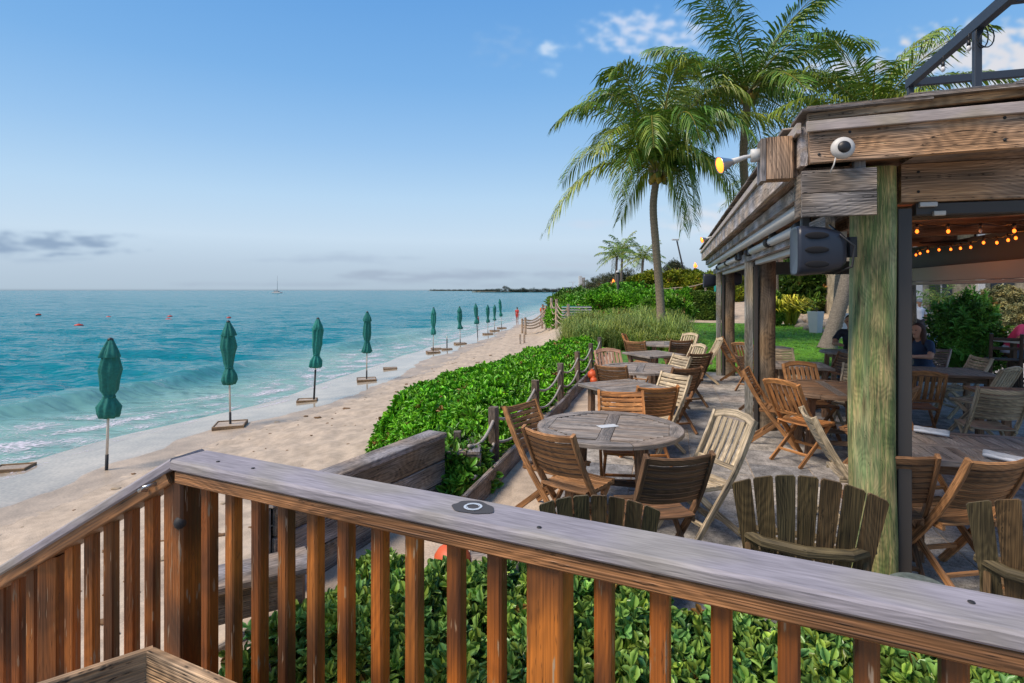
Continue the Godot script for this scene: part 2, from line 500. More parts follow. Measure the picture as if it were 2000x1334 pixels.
func build_sea() -> void:
	var shallow := Color(0.20, 0.36, 0.33)
	var open_water := Color(0.006, 0.172, 0.215)
	var colour := func(p: Vector3) -> Color:
		var d := -p.z
		var e := -(p.x - xw(d))
		var b := e + 2.5 * n2(p.x * 0.06, p.z * 0.15)
		return shallow.lerp(open_water, smoothstep(0.5, 9.0, b))      # sand shows through the shallows
	var m := mat(Color(1, 1, 1), 0.09)
	m.albedo_color = Color.WHITE
	m.vertex_color_use_as_albedo = true
	m.metallic_specular = 0.11
	var rip := image_of(512, 512, func(u, v):
		var g := 0.0
		var wgt := 0.0
		for k in [Vector2(0, 0), Vector2(1, 0), Vector2(0, 1), Vector2(1, 1)]:   # blended with its own shifts, so that it tiles
			var w: float = (u if k.x < 0.5 else 1.0 - u) * (v if k.y < 0.5 else 1.0 - v)
			var x: float = u + k.x
			var y: float = v + k.y
			g += w * (n2(x * 4.0, y * 11.0) * 0.5 + n2(x * 9.0 + 4.0, y * 24.0) * 0.28 + n2(x * 20.0, y * 50.0 + 3.0) * 0.15)
			wgt += w
		g = 0.5 + 0.5 * g / wgt
		return Color(g, g, g))
	rip.bump_map_to_normal_map(18.0)
	m.normal_enabled = true
	m.normal_texture = ImageTexture.create_from_image(rip)
	m.normal_scale = 1.0
	m.uv1_scale = Vector3(0.11, 0.11, 1)
	var rows := logs(3.0, 9000.0, 520)
	var cols := lins(-1.35, 0.32, 300)
	var mesh := grid_mesh(cols, rows, func(a, r):
		var x: float = r * tan(a * 0.86) if a < 0 else r * tan(a)
		return Vector3(x, sea_height(x, -r), -r), colour)
	struct("sea", mesh, m)
	# lace of foam on the water's edge
	var cell := FastNoiseLite.new()
	cell.seed = 5
	cell.noise_type = FastNoiseLite.TYPE_CELLULAR
	cell.cellular_return_type = FastNoiseLite.RETURN_DISTANCE2_SUB
	cell.frequency = 1.0
	var W := 1024
	var H := 512
	var data := PackedByteArray()
	data.resize(W * H * 4)
	var i := 0
	for y in H:
		var v := float(y) / H
		for x in W:
			var u := float(x) / W
			var q := Vector2(u * 14.0 + 0.5 * n2(u * 14.0, v * 4.0), v * 5.0 + 0.5 * n2(u * 14.0 + 40.0, v * 5.0))
			var c := cell.get_noise_2d(q.x * 3.0, q.y * 4.2) + 1.0
			var c2 := cell.get_noise_2d(q.x * 7.0, q.y * 9.0 + 30.0) + 1.0
			var big := n2(u * 14.0 * 0.8, v * 5.0 * 1.1 + 60.0)
			var dens := (0.55 * smoothstep(0.02, 0.16, v) * (1.0 - smoothstep(0.42, 0.95, v)) + 0.5 * exp(-pow((v - 0.035) / 0.025, 2))) * clampf(0.74 + 0.8 * big, 0.06, 1.35)
			var a := maxf(smoothstep(0.42 * dens + 0.02, 0.0, c), smoothstep(0.5 * dens + 0.01, 0.0, c2))
			a = maxf(a, smoothstep(0.62, 0.9, dens + 0.3 * n2(u * 120.0, v * 40.0)))
			data[i] = 232; data[i + 1] = 228; data[i + 2] = 234; data[i + 3] = int(clampf(a * 0.92, 0, 1) * 255)
			i += 4
	var fm := mat(Color(0.86, 0.84, 0.86), 0.7)
	fm.albedo_texture = ImageTexture.create_from_image(Image.create_from_data(W, H, false, Image.FORMAT_RGBA8, data))
	fm.transparency = BaseMaterial3D.TRANSPARENCY_ALPHA
	fm.cull_mode = BaseMaterial3D.CULL_DISABLED
	var st := SurfaceTool.new()
	st.begin(Mesh.PRIMITIVE_TRIANGLES)
	st.set_smooth_group(0)
	var ds := logs(3.5, 90.0, 260)
	var at := func(k: int, j: int) -> Array:
		var d: float = ds[k]
		var wide := 5.2 + 1.6 * n2(d * 0.12, 33.0)
		var e := 0.42 + 0.25 * n2(d * 0.16, 3.0) * -1.0 + 0.30 * n2(d * 0.55, 90.0) - wide * j / 14.0
		var x: float = xw(d) + e
		return [Vector3(x, maxf(sea_height(x, -d), land(x, -d)) + 0.012, -d), Vector2(d / 14.0, j / 14.0)]
	for k in ds.size() - 1:
		for j in 14:
			var a: Array = at.call(k, j); var b: Array = at.call(k + 1, j); var c: Array = at.call(k + 1, j + 1); var e: Array = at.call(k, j + 1)
			quad(st, a[0], b[0], c[0], e[0], a[1], b[1], c[1], e[1])
	struct("sea_foam", done(st), fm)

func build_land() -> void:
	var ds := lins(-6.0, 1.5, 12) + logs(1.6, 60.0, 300) + logs(63.0, 9000.0, 60)
	var es := lins(-6.0, 1.5, 22) + lins(1.58, 10.6, 124) + lins(10.8, 16.0, 16) + lins(16.5, 60.0, 60) + logs(64.0, 6000.0, 20)
	struct("beach_sand", grid_mesh(es, ds, func(e, d):
		var x: float = xw(d) + e
		return Vector3(x, land(x, -d), -d)), M["sand"])
	var strip := func(e0: float, e1: float, lift: float, wob: float, so: float):
		return grid_mesh(lins(0.0, 1.0, 14), logs(1.5, 110.0, 260), func(f, d):
			var hi := e1 + wob * (n2(d * 0.14, so) + 0.5 * n2(d * 0.5, so + 5.0) + 0.25 * n2(d * 1.4, so + 9.0))
			var x: float = xw(d) + lerpf(e0, hi, f)
			return Vector3(x, land(x, -d) + lift * (1.0 if f < 0.99 else 0.1), -d))
	struct("damp_sand", strip.call(-0.6, 2.75, 0.004, 0.35, 3.0), M["damp"])
	struct("wet_sand", strip.call(-0.6, 2.05, 0.008, 0.45, 21.0), M["wet"])
	# seaweed and shell crumbs on the dry sand
	var xs := []
	var cs := []
	for i in 240:
		var d := 4.0 + 22.0 * pow(rng.randf(), 1.2)
		var e := 2.6 + rng.randf() * 3.8
		if rng.randf() < 0.3: d = 3.0 + rng.randf() * 4.0
		var x := xw(d) + e
		var k := 0.012 + 0.045 * pow(rng.randf(), 3.0)
		xs.append(Transform3D(Basis(Vector3.UP, rng.randf() * TAU).scaled(Vector3(k * (1 + rng.randf()), k * 0.5, k)), Vector3(x, land(x, -d) + k * 0.2, -d)))
		cs.append(Color(0.17, 0.095, 0.045) if rng.randf() < 0.7 else Color(0.35, 0.28, 0.2))
	var cm := mat(Color(1, 1, 1), 0.9)
	cm.albedo_color = Color.WHITE
	cm.vertex_color_use_as_albedo = true
	var o := scatter("seaweed_crumbs", ball(Vector3.ONE, 0.6, 8), cm, xs, cs)
	tag(o, "small brown bits of seaweed strewn over the dry sand", "seaweed")

func build_sky(env: Environment) -> void:
	var W := 2048
	var H := 1024
	var im := Image.create(W, H, false, Image.FORMAT_RGBF)
	# elevation in degrees, colour (sRGB, as the eye sees it)
	var ramp := [[-90.0, Color(0.30, 0.33, 0.36)], [-2.0, Color(0.52, 0.60, 0.68)], [0.0, Color(0.68, 0.75, 0.81)], [2.0, Color(0.71, 0.78, 0.845)], [5.0, Color(0.765, 0.845, 0.915)], [9.0, Color(0.70, 0.82, 0.925)], [14.0, Color(0.585, 0.75, 0.91)], [20.0, Color(0.475, 0.68, 0.885)], [28.0, Color(0.39, 0.615, 0.855)], [50.0, Color(0.35, 0.55, 0.78)], [90.0, Color(0.32, 0.50, 0.73)]]
	var gain := 0.375
	var fbm := FastNoiseLite.new()
	fbm.seed = 4
	fbm.frequency = 1.0
	fbm.fractal_octaves = 5
	fbm.fractal_type = FastNoiseLite.FRACTAL_FBM
	# clouds: pixel centre and half size in the photograph's plane, strength, colour
	var clouds := [[70, 478, 190, 22, 1.0, Color(0.52, 0.61, 0.72), 5.0], [60, 508, 120, 7, 0.5, Color(0.60, 0.68, 0.77), 5.0], [1270, 66, 125, 42, 0.85, Color(0.84, 0.86, 0.93), 2.2], [1075, 95, 34, 14, 0.7, Color(0.82, 0.87, 0.94), 2.0], [985, 92, 60, 40, 0.5, Color(0.55, 0.70, 0.87), 2.0], [1078, 135, 20, 14, 0.5, Color(0.80, 0.86, 0.94), 2.0], [1930, 112, 170, 62, 1.15, Color(0.92, 0.88, 0.87), 2.0], [1660, 125, 70, 26, 1.0, Color(0.90, 0.88, 0.89), 2.0], [1480, 150, 130, 46, 0.9, Color(0.88, 0.88, 0.92), 2.2], [1430, 430, 130, 34, 0.8, Color(0.86, 0.87, 0.90), 3.0], [660, 505, 170, 12, 0.55, Color(0.66, 0.73, 0.81), 6.0], [880, 538, 260, 12, 0.85, Color(0.63, 0.69, 0.765), 6.0], [1140, 440, 70, 10, 0.5, Color(0.78, 0.83, 0.90), 4.0], [700, 555, 420, 8, 0.6, Color(0.64, 0.70, 0.77), 7.0], [1150, 510, 190, 14, 0.5, Color(0.72, 0.77, 0.84), 5.0]]
	for y in H:
		var el := 90.0 - 180.0 * (y + 0.5) / H
		var c := Color.BLACK
		for i in ramp.size() - 1:
			if el >= ramp[i][0] and el <= ramp[i + 1][0]:
				c = ramp[i][1].lerp(ramp[i + 1][1], (el - ramp[i][0]) / (ramp[i + 1][0] - ramp[i][0]))
		var lin := c.srgb_to_linear() * gain
		im.fill_rect(Rect2i(0, y, W, 1), lin)
		if el < 0.0 or el > 75.0: continue
		for x in W:
			var az := wrapf((float(x) + 0.5) / W * TAU, -PI, PI)
			var k := 0.0
			var cc := c
			var inview: bool = absf(az) < 0.82 and el < 34.0
			if inview:
				var gx := 1000.0 + F * tan(az)
				var gy := 567.0 - tan(deg_to_rad(el)) * F / cos(az)
				for q in clouds:
					var dx: float = (gx - q[0]) / q[2]
					var dy: float = (gy - q[1]) / q[3]
					var rr := dx * dx + dy * dy
					if rr > 2.6: continue
					var nn := fbm.get_noise_2d(gx / 46.0 / maxf(1.0, q[6] * 0.5) + q[0], gy / 40.0 * (1.0 + q[6] * 0.25))
					var a: float = clampf((0.85 - rr * 0.55 + 1.1 * nn) * 0.8, 0, 1) * q[4] * smoothstep(2.6, 1.2, rr)
					a = clampf(a * a * (3.0 - 2.0 * a), 0, 0.8)
					cc = cc.lerp(q[5], a)
					k = maxf(k, a)
			else:
				# the same fair-weather clouds go on around the sky
				var nn := fbm.get_noise_2d(sin(az) * 4.0 + 20.0, el * 0.09 + cos(az) * 4.0)
				k = clampf(nn * 2.0 - 0.45, 0, 0.75) * smoothstep(3.0, 12.0, el) * smoothstep(0.82, 1.0, absf(az))
				cc = c.lerp(Color(0.90, 0.89, 0.91), k)
			if k > 0.004: im.set_pixel(x, y, cc.srgb_to_linear() * gain)
	var pm := PanoramaSkyMaterial.new()
	pm.panorama = ImageTexture.create_from_image(im)
	var sky := Sky.new()
	sky.sky_material = pm
	env.sky = sky

# ---------------------------------------------------------------- leaves and trees
func add_leaf(st: SurfaceTool, at: Vector3, dir: Vector3, up: Vector3, l: float, w: float, tip := 0.6, curl := 0.12) -> void:
	var s := dir.cross(up).normalized()
	var n := s.cross(dir).normalized()
	var a := at
	var m1 := at + dir * l * tip * 0.55 + n * curl * l * 0.35
	var m2 := at + dir * l * tip + n * curl * l * 0.4
	var e := at + dir * l - n * curl * l * 0.15
	var f := n * w * 0.22
	for k in [-1.0, 1.0]:
		var b1: Vector3 = m1 + s * k * w * 0.36 + f
		var b2: Vector3 = m2 + s * k * w * 0.5 + f
		var b3: Vector3 = m2.lerp(e, 0.62) + s * k * w * 0.33 + f * 0.6
		tri(st, a, m1, b1); tri(st, m1, b2, b1); tri(st, m1, m2, b2)
		tri(st, m2, b3, b2); tri(st, m2, e, b3)
func rosette(n: int, l: float, w: float, tip: float, lift0: float, lift1: float) -> ArrayMesh:
	var st := begin(false)
	for i in n:
		var a := i * 2.39996 + rng.randf() * 0.3
		var el := lerpf(lift0, lift1, float(i) / n) + rng.randf_range(-0.12, 0.12)
		var d := Vector3(cos(a) * cos(el), sin(el), sin(a) * cos(el))
		st.set_smooth_group(i + 1)
		add_leaf(st, Vector3(0, -0.02 - 0.03 * (1.0 - float(i) / n), 0) + d * 0.006, d, Vector3.UP, l * rng.randf_range(0.75, 1.1), w * rng.randf_range(0.85, 1.1), tip, 0.16)
	return done(st)
func sprig(n: int, stem: float, l: float, w: float) -> ArrayMesh:
	var st := begin(false)
	for i in n:
		var f := float(i) / (n - 1)
		var a := i * 2.39996 + rng.randf()
		var el := lerpf(0.15, 1.05, f) + rng.randf_range(-0.25, 0.2)
		var d := Vector3(cos(a) * cos(el), sin(el), sin(a) * cos(el))
		st.set_smooth_group(i + 1)
		add_leaf(st, Vector3(0, -stem * (1.0 - f), 0), d, Vector3.UP, l * lerpf(1.1, 0.65, f) * rng.randf_range(0.85, 1.1), w * lerpf(1.1, 0.7, f), 0.62, 0.1)
	return done(st)
func toward(n: Vector3, spin: float, k: float) -> Basis:
	n = n.normalized()
	var x := n.cross(Vector3(0.3, 0.1, 0.95)).normalized()
	var z := x.cross(n).normalized()
	return (Basis(x, n, z) * Basis(Vector3.UP, spin)).scaled_local(Vector3.ONE * k)
func tint(c: Color, spread: float, warm := 0.3) -> Color:
	var k := 1.0 + rng.randf_range(-spread, spread)
	if rng.randf() < 0.13: k *= 1.5      # young pale shoots
	var y := rng.randf() * warm
	if rng.randf() < 0.02: return Color(0.30, 0.17, 0.05) * rng.randf_range(0.6, 1.2)      # a withered leaf
	return Color(c.r * k * (1.0 + y), c.g * k * (1.0 + y * 0.25), c.b * k * (1.0 - y * 0.4))
# leaves over a mound given by top(x, z) -> height or NAN outside; thick = depth of the leafy shell
func mound(o: Node3D, pts: Array, meshes: Array, m: Material, k: float, col: Color, parts: int, part_name: String, spread := 0.35, warm := 0.5) -> void:
	pts.sort_custom(func(a, b): return a[0].length_squared() < b[0].length_squared())
	var xs := []
	var cs := []
	for i in meshes.size():
		xs.append([])
		cs.append([])
	var mats := []
	for i in 5:
		var q: StandardMaterial3D = m.duplicate()
		q.vertex_color_use_as_albedo = false
		q.albedo_color = srgb(tint(col, spread, warm))
		mats.append(q)
	for i in pts.size():
		var b := toward(pts[i][1], rng.randf() * TAU, k * rng.randf_range(0.75, 1.25))
		var v := rng.randi() % meshes.size()
		if i < parts:
			obj(part_name, meshes[v], mats[rng.randi() % 5], o, Transform3D(b, pts[i][0]))
		else:
			xs[v].append(Transform3D(b, pts[i][0]))
			cs[v].append(tint(col, spread, warm))
	for v in meshes.size():
		if xs[v].size() > 0: scatter("foliage", meshes[v], m, xs[v], cs[v], o)
# points on a rounded box (local axes RX, AX); keep > 0 sampling on the faces towards the camera
func box_points(t0: float, t1: float, s0: float, s1: float, y0: float, y1: float, n: int, rag := 0.1, seaward := true) -> Array:
	var out := []
	var wt := t1 - t0
	var ws := s1 - s0
	var wy := y1 - y0
	var areas := [wt * ws, wt * wy, ws * wy * (1.0 if seaward else 0.0), ws * wy * 0.5]
	var tot: float = areas[0] + areas[1] + areas[2] + areas[3]
	for i in n:
		var q := rng.randf() * tot
		var t := lerpf(t0, t1, rng.randf())
		var s := lerpf(s0, s1, rng.randf())
		var y := lerpf(y0, y1, rng.randf())
		var nn := Vector3.UP
		if q < areas[0]: y = y1
		elif q < areas[0] + areas[1]: s = s0; nn = -AX
		elif q < areas[0] + areas[1] + areas[2]: t = t0; nn = -RX
		else: t = t1; nn = RX
		# round the corners
		var c := Vector3((t0 + t1) / 2, (y0 + y1) / 2, (s0 + s1) / 2)
		var rel := Vector3((t - c.x) / (wt / 2), (y - c.y) / (wy / 2), (s - c.z) / (ws / 2))
		var l := pow(pow(absf(rel.x), 6.0) + pow(absf(rel.y), 6.0) + pow(absf(rel.z), 6.0), 1.0 / 6.0)
		rel /= maxf(l, 0.01)
		var depth := rng.randf() * rag
		var p := Q(c.x + rel.x * wt / 2, c.z + rel.z * ws / 2, c.y + rel.y * wy / 2)
		var bump := rag * 1.4 * nz.get_noise_3d(p.x * 70.0, p.y * 70.0, p.z * 70.0)
		p += nn * (bump - depth)
		nn = (nn + Vector3(0, 0.5, 0) + Vector3(rng.randf_range(-0.6, 0.6), rng.randf_range(-0.3, 0.5), rng.randf_range(-0.6, 0.6))).normalized()
		out.append([p, nn])
	return out
func hedge(called: String, label: String, cat: String, t0: float, t1: float, s0: float, s1: float, y0: float, y1: float, n: int, k: float, col: Color, kind := "rosette", rag := 0.15, warm := 0.5) -> Node3D:
	var o := thing(called, label, cat)
	var st := begin()
	var c := Q((t0 + t1) / 2, (s0 + s1) / 2)
	var ins := rag * 1.3
	sweep(st, [Q((t0 + t1) / 2, s0 + ins, (y0 + y1 - ins) / 2), Q((t0 + t1) / 2, s1 - ins, (y0 + y1 - ins) / 2)], t1 - t0 - ins * 2, y1 - y0 - ins, RX, ins)
	obj("inner_foliage", done(st), mat(col, 1.0), o)
	mound(o, box_points(t0, t1, s0, s1, y0, y1, n, rag), MC[kind], M["leaf"], k, col, 0, "", 0.35, warm)
	return o
# a round bush: leaves through an ellipsoid shell
func bush(called: String, label: String, cat: String, c: Vector3, r: Vector3, n: int, k: float, col: Color, kind := "rosette", spread := 0.35, parts := 0, part_name := "") -> Node3D:
	var o := thing(called, label, cat)
	obj("inner_foliage", ball(r * 0.72, 0.3), mat(col, 1.0), o, Transform3D(Basis(), c))
	var pts := []
	for i in n:
		var d := Vector3(rng.randfn(), rng.randfn(), rng.randfn()).normalized()
		if d.y < -0.6: d.y = -d.y
		var f := (0.72 + 0.28 * pow(rng.randf(), 0.6)) * (1.0 + 0.3 * nz.get_noise_3d(d.x * 160.0 + c.x * 30.0, d.y * 160.0, d.z * 160.0))
		pts.append([c + d * r * f, (d + Vector3(0, 0.4, 0) + Vector3(rng.randf_range(-0.5, 0.5), 0, rng.randf_range(-0.5, 0.5))).normalized()])
	mound(o, pts, MC[kind], M["leaf"], k, col, parts, part_name, spread)
	return o
# one palm frond along a bending rib
func frond_mesh(p0: Vector3, p1: Vector3, p2: Vector3, lmax: float, n: int, hang: float, wid := 0.045) -> ArrayMesh:
	var st := begin()
	var pts := []
	for i in 15:
		var f := i / 14.0
		pts.append(p0.lerp(p1, f).lerp(p1.lerp(p2, f), f))
	st.set_color(Color(0.22, 0.20, 0.03))
	var radii := []
	for i in 15: radii.append(lerpf(0.035, 0.004, pow(i / 14.0, 0.7)) * lmax)
	add_tube(st, pts, radii, 5)
	var gold := rng.randf() * 0.6
	for i in n:
		var f := 0.05 + 0.94 * (i + 0.3 * rng.randf()) / n
		var q := p0.lerp(p1, f).lerp(p1.lerp(p2, f), f)
		var T := (p1 - p0).lerp(p2 - p1, f).normalized()
		var S := T.cross(Vector3.UP)
		if S.length() < 0.1: S = T.cross(Vector3(1, 0, 0.3))
		S = S.normalized()
		var U := S.cross(T).normalized()
		var l := lmax * (0.42 + 0.58 * sin(PI * clampf(f * 0.85 + 0.12, 0, 1))) * rng.randf_range(0.75, 1.2)
		for k in [-1.0, 1.0]:
			var dir: Vector3 = (S * k * rng.randf_range(0.75, 1.0) + T * lerpf(0.45, 1.1, f) + U * rng.randf_range(0.0, 0.3)).normalized()
			var g := Vector3.DOWN * hang * rng.randf_range(0.8, 1.9)
			var d2 := (dir + g * 0.7).normalized()
			var d3 := (dir + g * 1.9).normalized()
			var a: Vector3 = q
			var b := a + dir * l * 0.30
			var c := b + d2 * l * 0.36
			var e := c + d3 * l * 0.36
			var wv := (T * 0.9 + U * 0.25 * rng.randf_range(-1, 1)).normalized() * wid * (0.8 + 0.4 * rng.randf())
			var y := clampf(gold + rng.randf_range(-0.3, 0.35), 0, 1)
			var col := Color(0.085, 0.215, 0.026).lerp(Color(0.42, 0.43, 0.045), y * y * 0.4 + y * 0.6) * rng.randf_range(0.6, 1.2)
			st.set_color(col)
			tri(st, a, b + wv * 0.5, b - wv * 0.5)
			quad(st, b - wv * 0.5, b + wv * 0.5, c + wv * 0.38, c - wv * 0.38)
			tri(st, c - wv * 0.38, c + wv * 0.38, e)
	return done(st)
func trunk_mesh(pts: Array, r0: float, r1: float, ring := 0.12) -> ArrayMesh:
	var path := []
	var radii := []
	var curve := Curve3D.new()
	for i in pts.size():
		var tn: Vector3 = (pts[min(i + 1, pts.size() - 1)] - pts[max(i - 1, 0)]) * 0.17
		curve.add_point(pts[i], -tn, tn)
	var L := curve.get_baked_length()
	var n := int(L / ring) * 2
	for i in n + 1:
		path.append(curve.sample_baked(L * i / n))
		var r := lerpf(r0, r1, float(i) / n) * (1.0 + 0.35 * exp(-L * i / n / 0.35))
		radii.append(r * ((1.035 if i % 2 == 0 else 0.96) + rng.randf_range(-0.015, 0.015)))
	return tube(path, radii, 12)
# fronds: [control offset, tip offset] from the crown
func palm(called: String, label: String, trunk_pts: Array, r0: float, r1: float, fronds: Array, lmax: float, nleaf: int, nuts: int, bark: Material, group := "", wid := 0.045) -> Node3D:
	var base: Vector3 = trunk_pts[0]
	var o := thing(called, label, "palm tree", base, 0.0, group)
	var rel := []
	for p in trunk_pts: rel.append(p - base)
	obj("trunk", trunk_mesh(rel, r0, r1), bark, o)
	var top: Vector3 = rel[rel.size() - 1]
	for f in fronds:
		var hang := 0.55 if f.size() < 3 else float(f[2])
		var u: Vector3 = f[0]
		obj("frond", frond_mesh(top + Vector3(u.x, 0, u.z).normalized() * r1 * 0.7, top + f[0], top + f[1], lmax, nleaf, hang, wid), M["palmleaf"], o)
	for i in nuts:
		var a := TAU * i / nuts + rng.randf()
		obj("coconut", MC["coco"], M["coco"] if i % 3 else M["coco_green"], o, Transform3D(Basis().scaled(Vector3.ONE * rng.randf_range(0.85, 1.15)), top + Vector3(cos(a) * r1 * 1.9, -0.12 - 0.28 * rng.randf(), sin(a) * r1 * 1.9)))
	if nuts > 0:
		for i in 12:
			var a := TAU * i / 12 + rng.randf() * 0.4
			var d := Vector3(cos(a), 0, sin(a))
			obj("leaf_sheath", tube([top + d * r1 * 0.5 + Vector3(0, -0.35, 0), top + d * r1 * 1.6 + Vector3(0, -0.05, 0), top + d * r1 * (2.0 + rng.randf()) + Vector3(0, 0.25 - 0.9 * rng.randf(), 0)], [0.09, 0.06, 0.015], 5), M["bark"], o)
	return o
func auto_fronds(n: int, L: float, lift: float) -> Array:
	var out := []
	for i in n:
		var a := i * 2.39996 + rng.randf() * 0.4
		var e := lerpf(1.25, -0.35, pow(float(i) / n, 0.8)) + rng.randf_range(-0.1, 0.1)
		var d := Vector3(cos(a), 0, sin(a))
		var l := L * rng.randf_range(0.85, 1.1)
		var c := d * cos(e) * l * 0.55 + Vector3.UP * (sin(e) * l * 0.55 + lift * 0.2)
		var q := d * l * (0.45 + 0.5 * cos(e)) + Vector3.UP * (sin(e) * l * 0.95 - l * 0.38 * cos(e))
		out.append([c, q, rng.randf_range(0.4, 0.8)])
	return out
func make_leaf_kit() -> void:
	MC["rosette"] = []
	MC["sprig"] = []
	MC["broad"] = []
	MC["clump"] = []
	MC["grass"] = []
	for i in 4:
		MC["rosette"].append(rosette(9, 0.105, 0.042, 0.72, 0.25, 1.15))
		MC["sprig"].append(sprig(9, 0.085, 0.054, 0.032))
	for i in 3:
		MC["broad"].append(sprig(8, 0.22, 0.17, 0.07))
		var st := begin(false)
		for j in 34:     # a far clump of foliage: many small leaves through a ball
			var d := Vector3(rng.randfn(), rng.randfn(), rng.randfn()).normalized()
			add_leaf(st, d * rng.randf() * 0.8, (d + Vector3(rng.randf() - 0.5, rng.randf() - 0.5, rng.randf() - 0.5)).normalized(), Vector3.UP if absf(d.y) < 0.9 else Vector3.RIGHT, 0.42, 0.2)
		MC["clump"].append(done(st))
		var sg := begin()
		for j in 26:      # arching beach grass
			var a := rng.randf() * TAU
			var d := Vector3(cos(a), 0, sin(a))
			var h := rng.randf_range(0.5, 1.0)
			var r := rng.randf_range(0.1, 0.55)
			var w := d.cross(Vector3.UP) * 0.008
			var p0 := d * 0.05
			var p1 := d * r * 0.35 + Vector3.UP * h * 0.6
			var p2 := d * r * 0.8 + Vector3.UP * h * 0.9
			var p3 := d * r * 1.35 + Vector3.UP * h * 0.8
			quad(sg, p0 - w, p0 + w, p1 + w, p1 - w)
			quad(sg, p1 - w, p1 + w, p2 + w * 0.7, p2 - w * 0.7)
			tri(sg, p2 - w * 0.7, p2 + w * 0.7, p3)
		MC["grass"].append(done(sg))
	MC["coco"] = ball(Vector3(0.11, 0.14, 0.11), 0.1, 10)

# ---------------------------------------------------------------- people: one skin over tapered bones
func skin_mesh(bones: Array, cell: float, k: float) -> ArrayMesh:
	var lo := Vector3.INF
	var hi := -Vector3.INF
	for b in bones:
		for e in 2:
			var r: Vector3 = Vector3.ONE * (b[2 + e] + cell * 3.0 + k)
			lo = lo.min(b[e] - r)
			hi = hi.max(b[e] + r)
	var n := Vector3i((hi - lo) / cell) + Vector3i(2, 2, 2)
	var val := PackedFloat32Array()
	val.resize(n.x * n.y * n.z)
	val.fill(1.0)
	var best := PackedFloat32Array()
	best.resize(val.size())
	best.fill(1.0)
	var who := PackedByteArray()
	who.resize(val.size())
	for bi in bones.size():
		var b: Array = bones[bi]
		var pa: Vector3 = b[0]
		var pb: Vector3 = b[1]
		var ra: float = b[2]
		var rb: float = b[3]
		var pad := Vector3.ONE * (maxf(ra, rb) + cell * 2.0 + k)
		var i0 := Vector3i((pa.min(pb) - pad - lo) / cell).clamp(Vector3i.ZERO, n - Vector3i.ONE)
		var i1 := Vector3i((pa.max(pb) + pad - lo) / cell).clamp(Vector3i.ZERO, n - Vector3i.ONE)
		var ab := pb - pa
		var ll := maxf(ab.length_squared(), 1e-8)
		for z in range(i0.z, i1.z + 1):
			for y in range(i0.y, i1.y + 1):
				for x in range(i0.x, i1.x + 1):
					var p := lo + Vector3(x, y, z) * cell
					var t := clampf((p - pa).dot(ab) / ll, 0, 1)
					var dd := (p - pa - ab * t).length() - lerpf(ra, rb, t)
					var id := (z * n.y + y) * n.x + x
					var v := val[id]
					var h := clampf(0.5 + 0.5 * (v - dd) / k, 0, 1)
					val[id] = lerpf(v, dd, h) - k * h * (1.0 - h)
					if dd < best[id]:
						best[id] = dd
						who[id] = bi
	var st := SurfaceTool.new()
	st.begin(Mesh.PRIMITIVE_TRIANGLES)
	st.set_smooth_group(0)
	var vid := {}
	var cnt := 0
	var offs := [Vector3i(0, 0, 0), Vector3i(1, 0, 0), Vector3i(0, 1, 0), Vector3i(1, 1, 0), Vector3i(0, 0, 1), Vector3i(1, 0, 1), Vector3i(0, 1, 1), Vector3i(1, 1, 1)]
	var edges := [[0, 1], [2, 3], [4, 5], [6, 7], [0, 2], [1, 3], [4, 6], [5, 7], [0, 4], [1, 5], [2, 6], [3, 7]]
	for z in n.z - 1:
		for y in n.y - 1:
			for x in n.x - 1:
				var base := (z * n.y + y) * n.x + x
				if val[base] > cell * 3.0: continue
				var m := 0
				var vs := []
				for q in 8:
					var o: Vector3i = offs[q]
					var w := val[((z + o.z) * n.y + y + o.y) * n.x + x + o.x]
					vs.append(w)
					if w < 0.0: m |= 1 << q
				if m == 0 or m == 255: continue
				var acc := Vector3.ZERO
				var c := 0
				for e in edges:
					var u: float = vs[e[0]]
					var w2: float = vs[e[1]]
					if (u < 0.0) != (w2 < 0.0):
						acc += Vector3(offs[e[0]]).lerp(Vector3(offs[e[1]]), u / (u - w2))
						c += 1
				vid[base] = cnt
				cnt += 1
				st.set_color(bones[who[base]][4])
				st.add_vertex(lo + (Vector3(x, y, z) + acc / c) * cell)
	var sx := 1
	var sy := n.x
	var sz := n.x * n.y
	for base in vid:
		for ax in 3:
			var d: int = [sx, sy, sz][ax]
			var u: int = [sy, sz, sx][ax]
			var w: int = [sz, sx, sy][ax]
			var q := int(base) + d
			if q >= val.size(): continue
			if (val[base] < 0.0) != (val[q] < 0.0):
				var a := int(base)
				if vid.has(a - u) and vid.has(a - w) and vid.has(a - u - w):
					var f := [vid[a], vid[a - u], vid[a - u - w], vid[a - w]]
					if val[base] < 0.0: f = [f[0], f[3], f[2], f[1]]
					for i in [0, 1, 2, 0, 2, 3]: st.add_index(f[i])
	st.generate_normals()
	return st.commit()
func hand_bones(w: Vector3, d: Vector3, side: Vector3, c: Color) -> Array:
	var out := [[w, w + d * 0.07, 0.024, 0.03, c]]
	var ln := [0.058, 0.07, 0.075, 0.068]
	for i in 4:
		var s := side * (0.027 * (1.5 - i) * 0.8)
		var a := w + d * 0.075 + s
		var b: Vector3 = a + d * ln[i] * 0.55 + s * 0.15
		out.append([a, b, 0.0105, 0.0095, c])
		out.append([b, b + (d + Vector3(0, -0.6, 0)).normalized() * ln[i] * 0.5, 0.0095, 0.008, c])
	out.append([w + d * 0.02 + side * 0.02, w + d * 0.06 + side * 0.052, 0.012, 0.009, c])
	return out
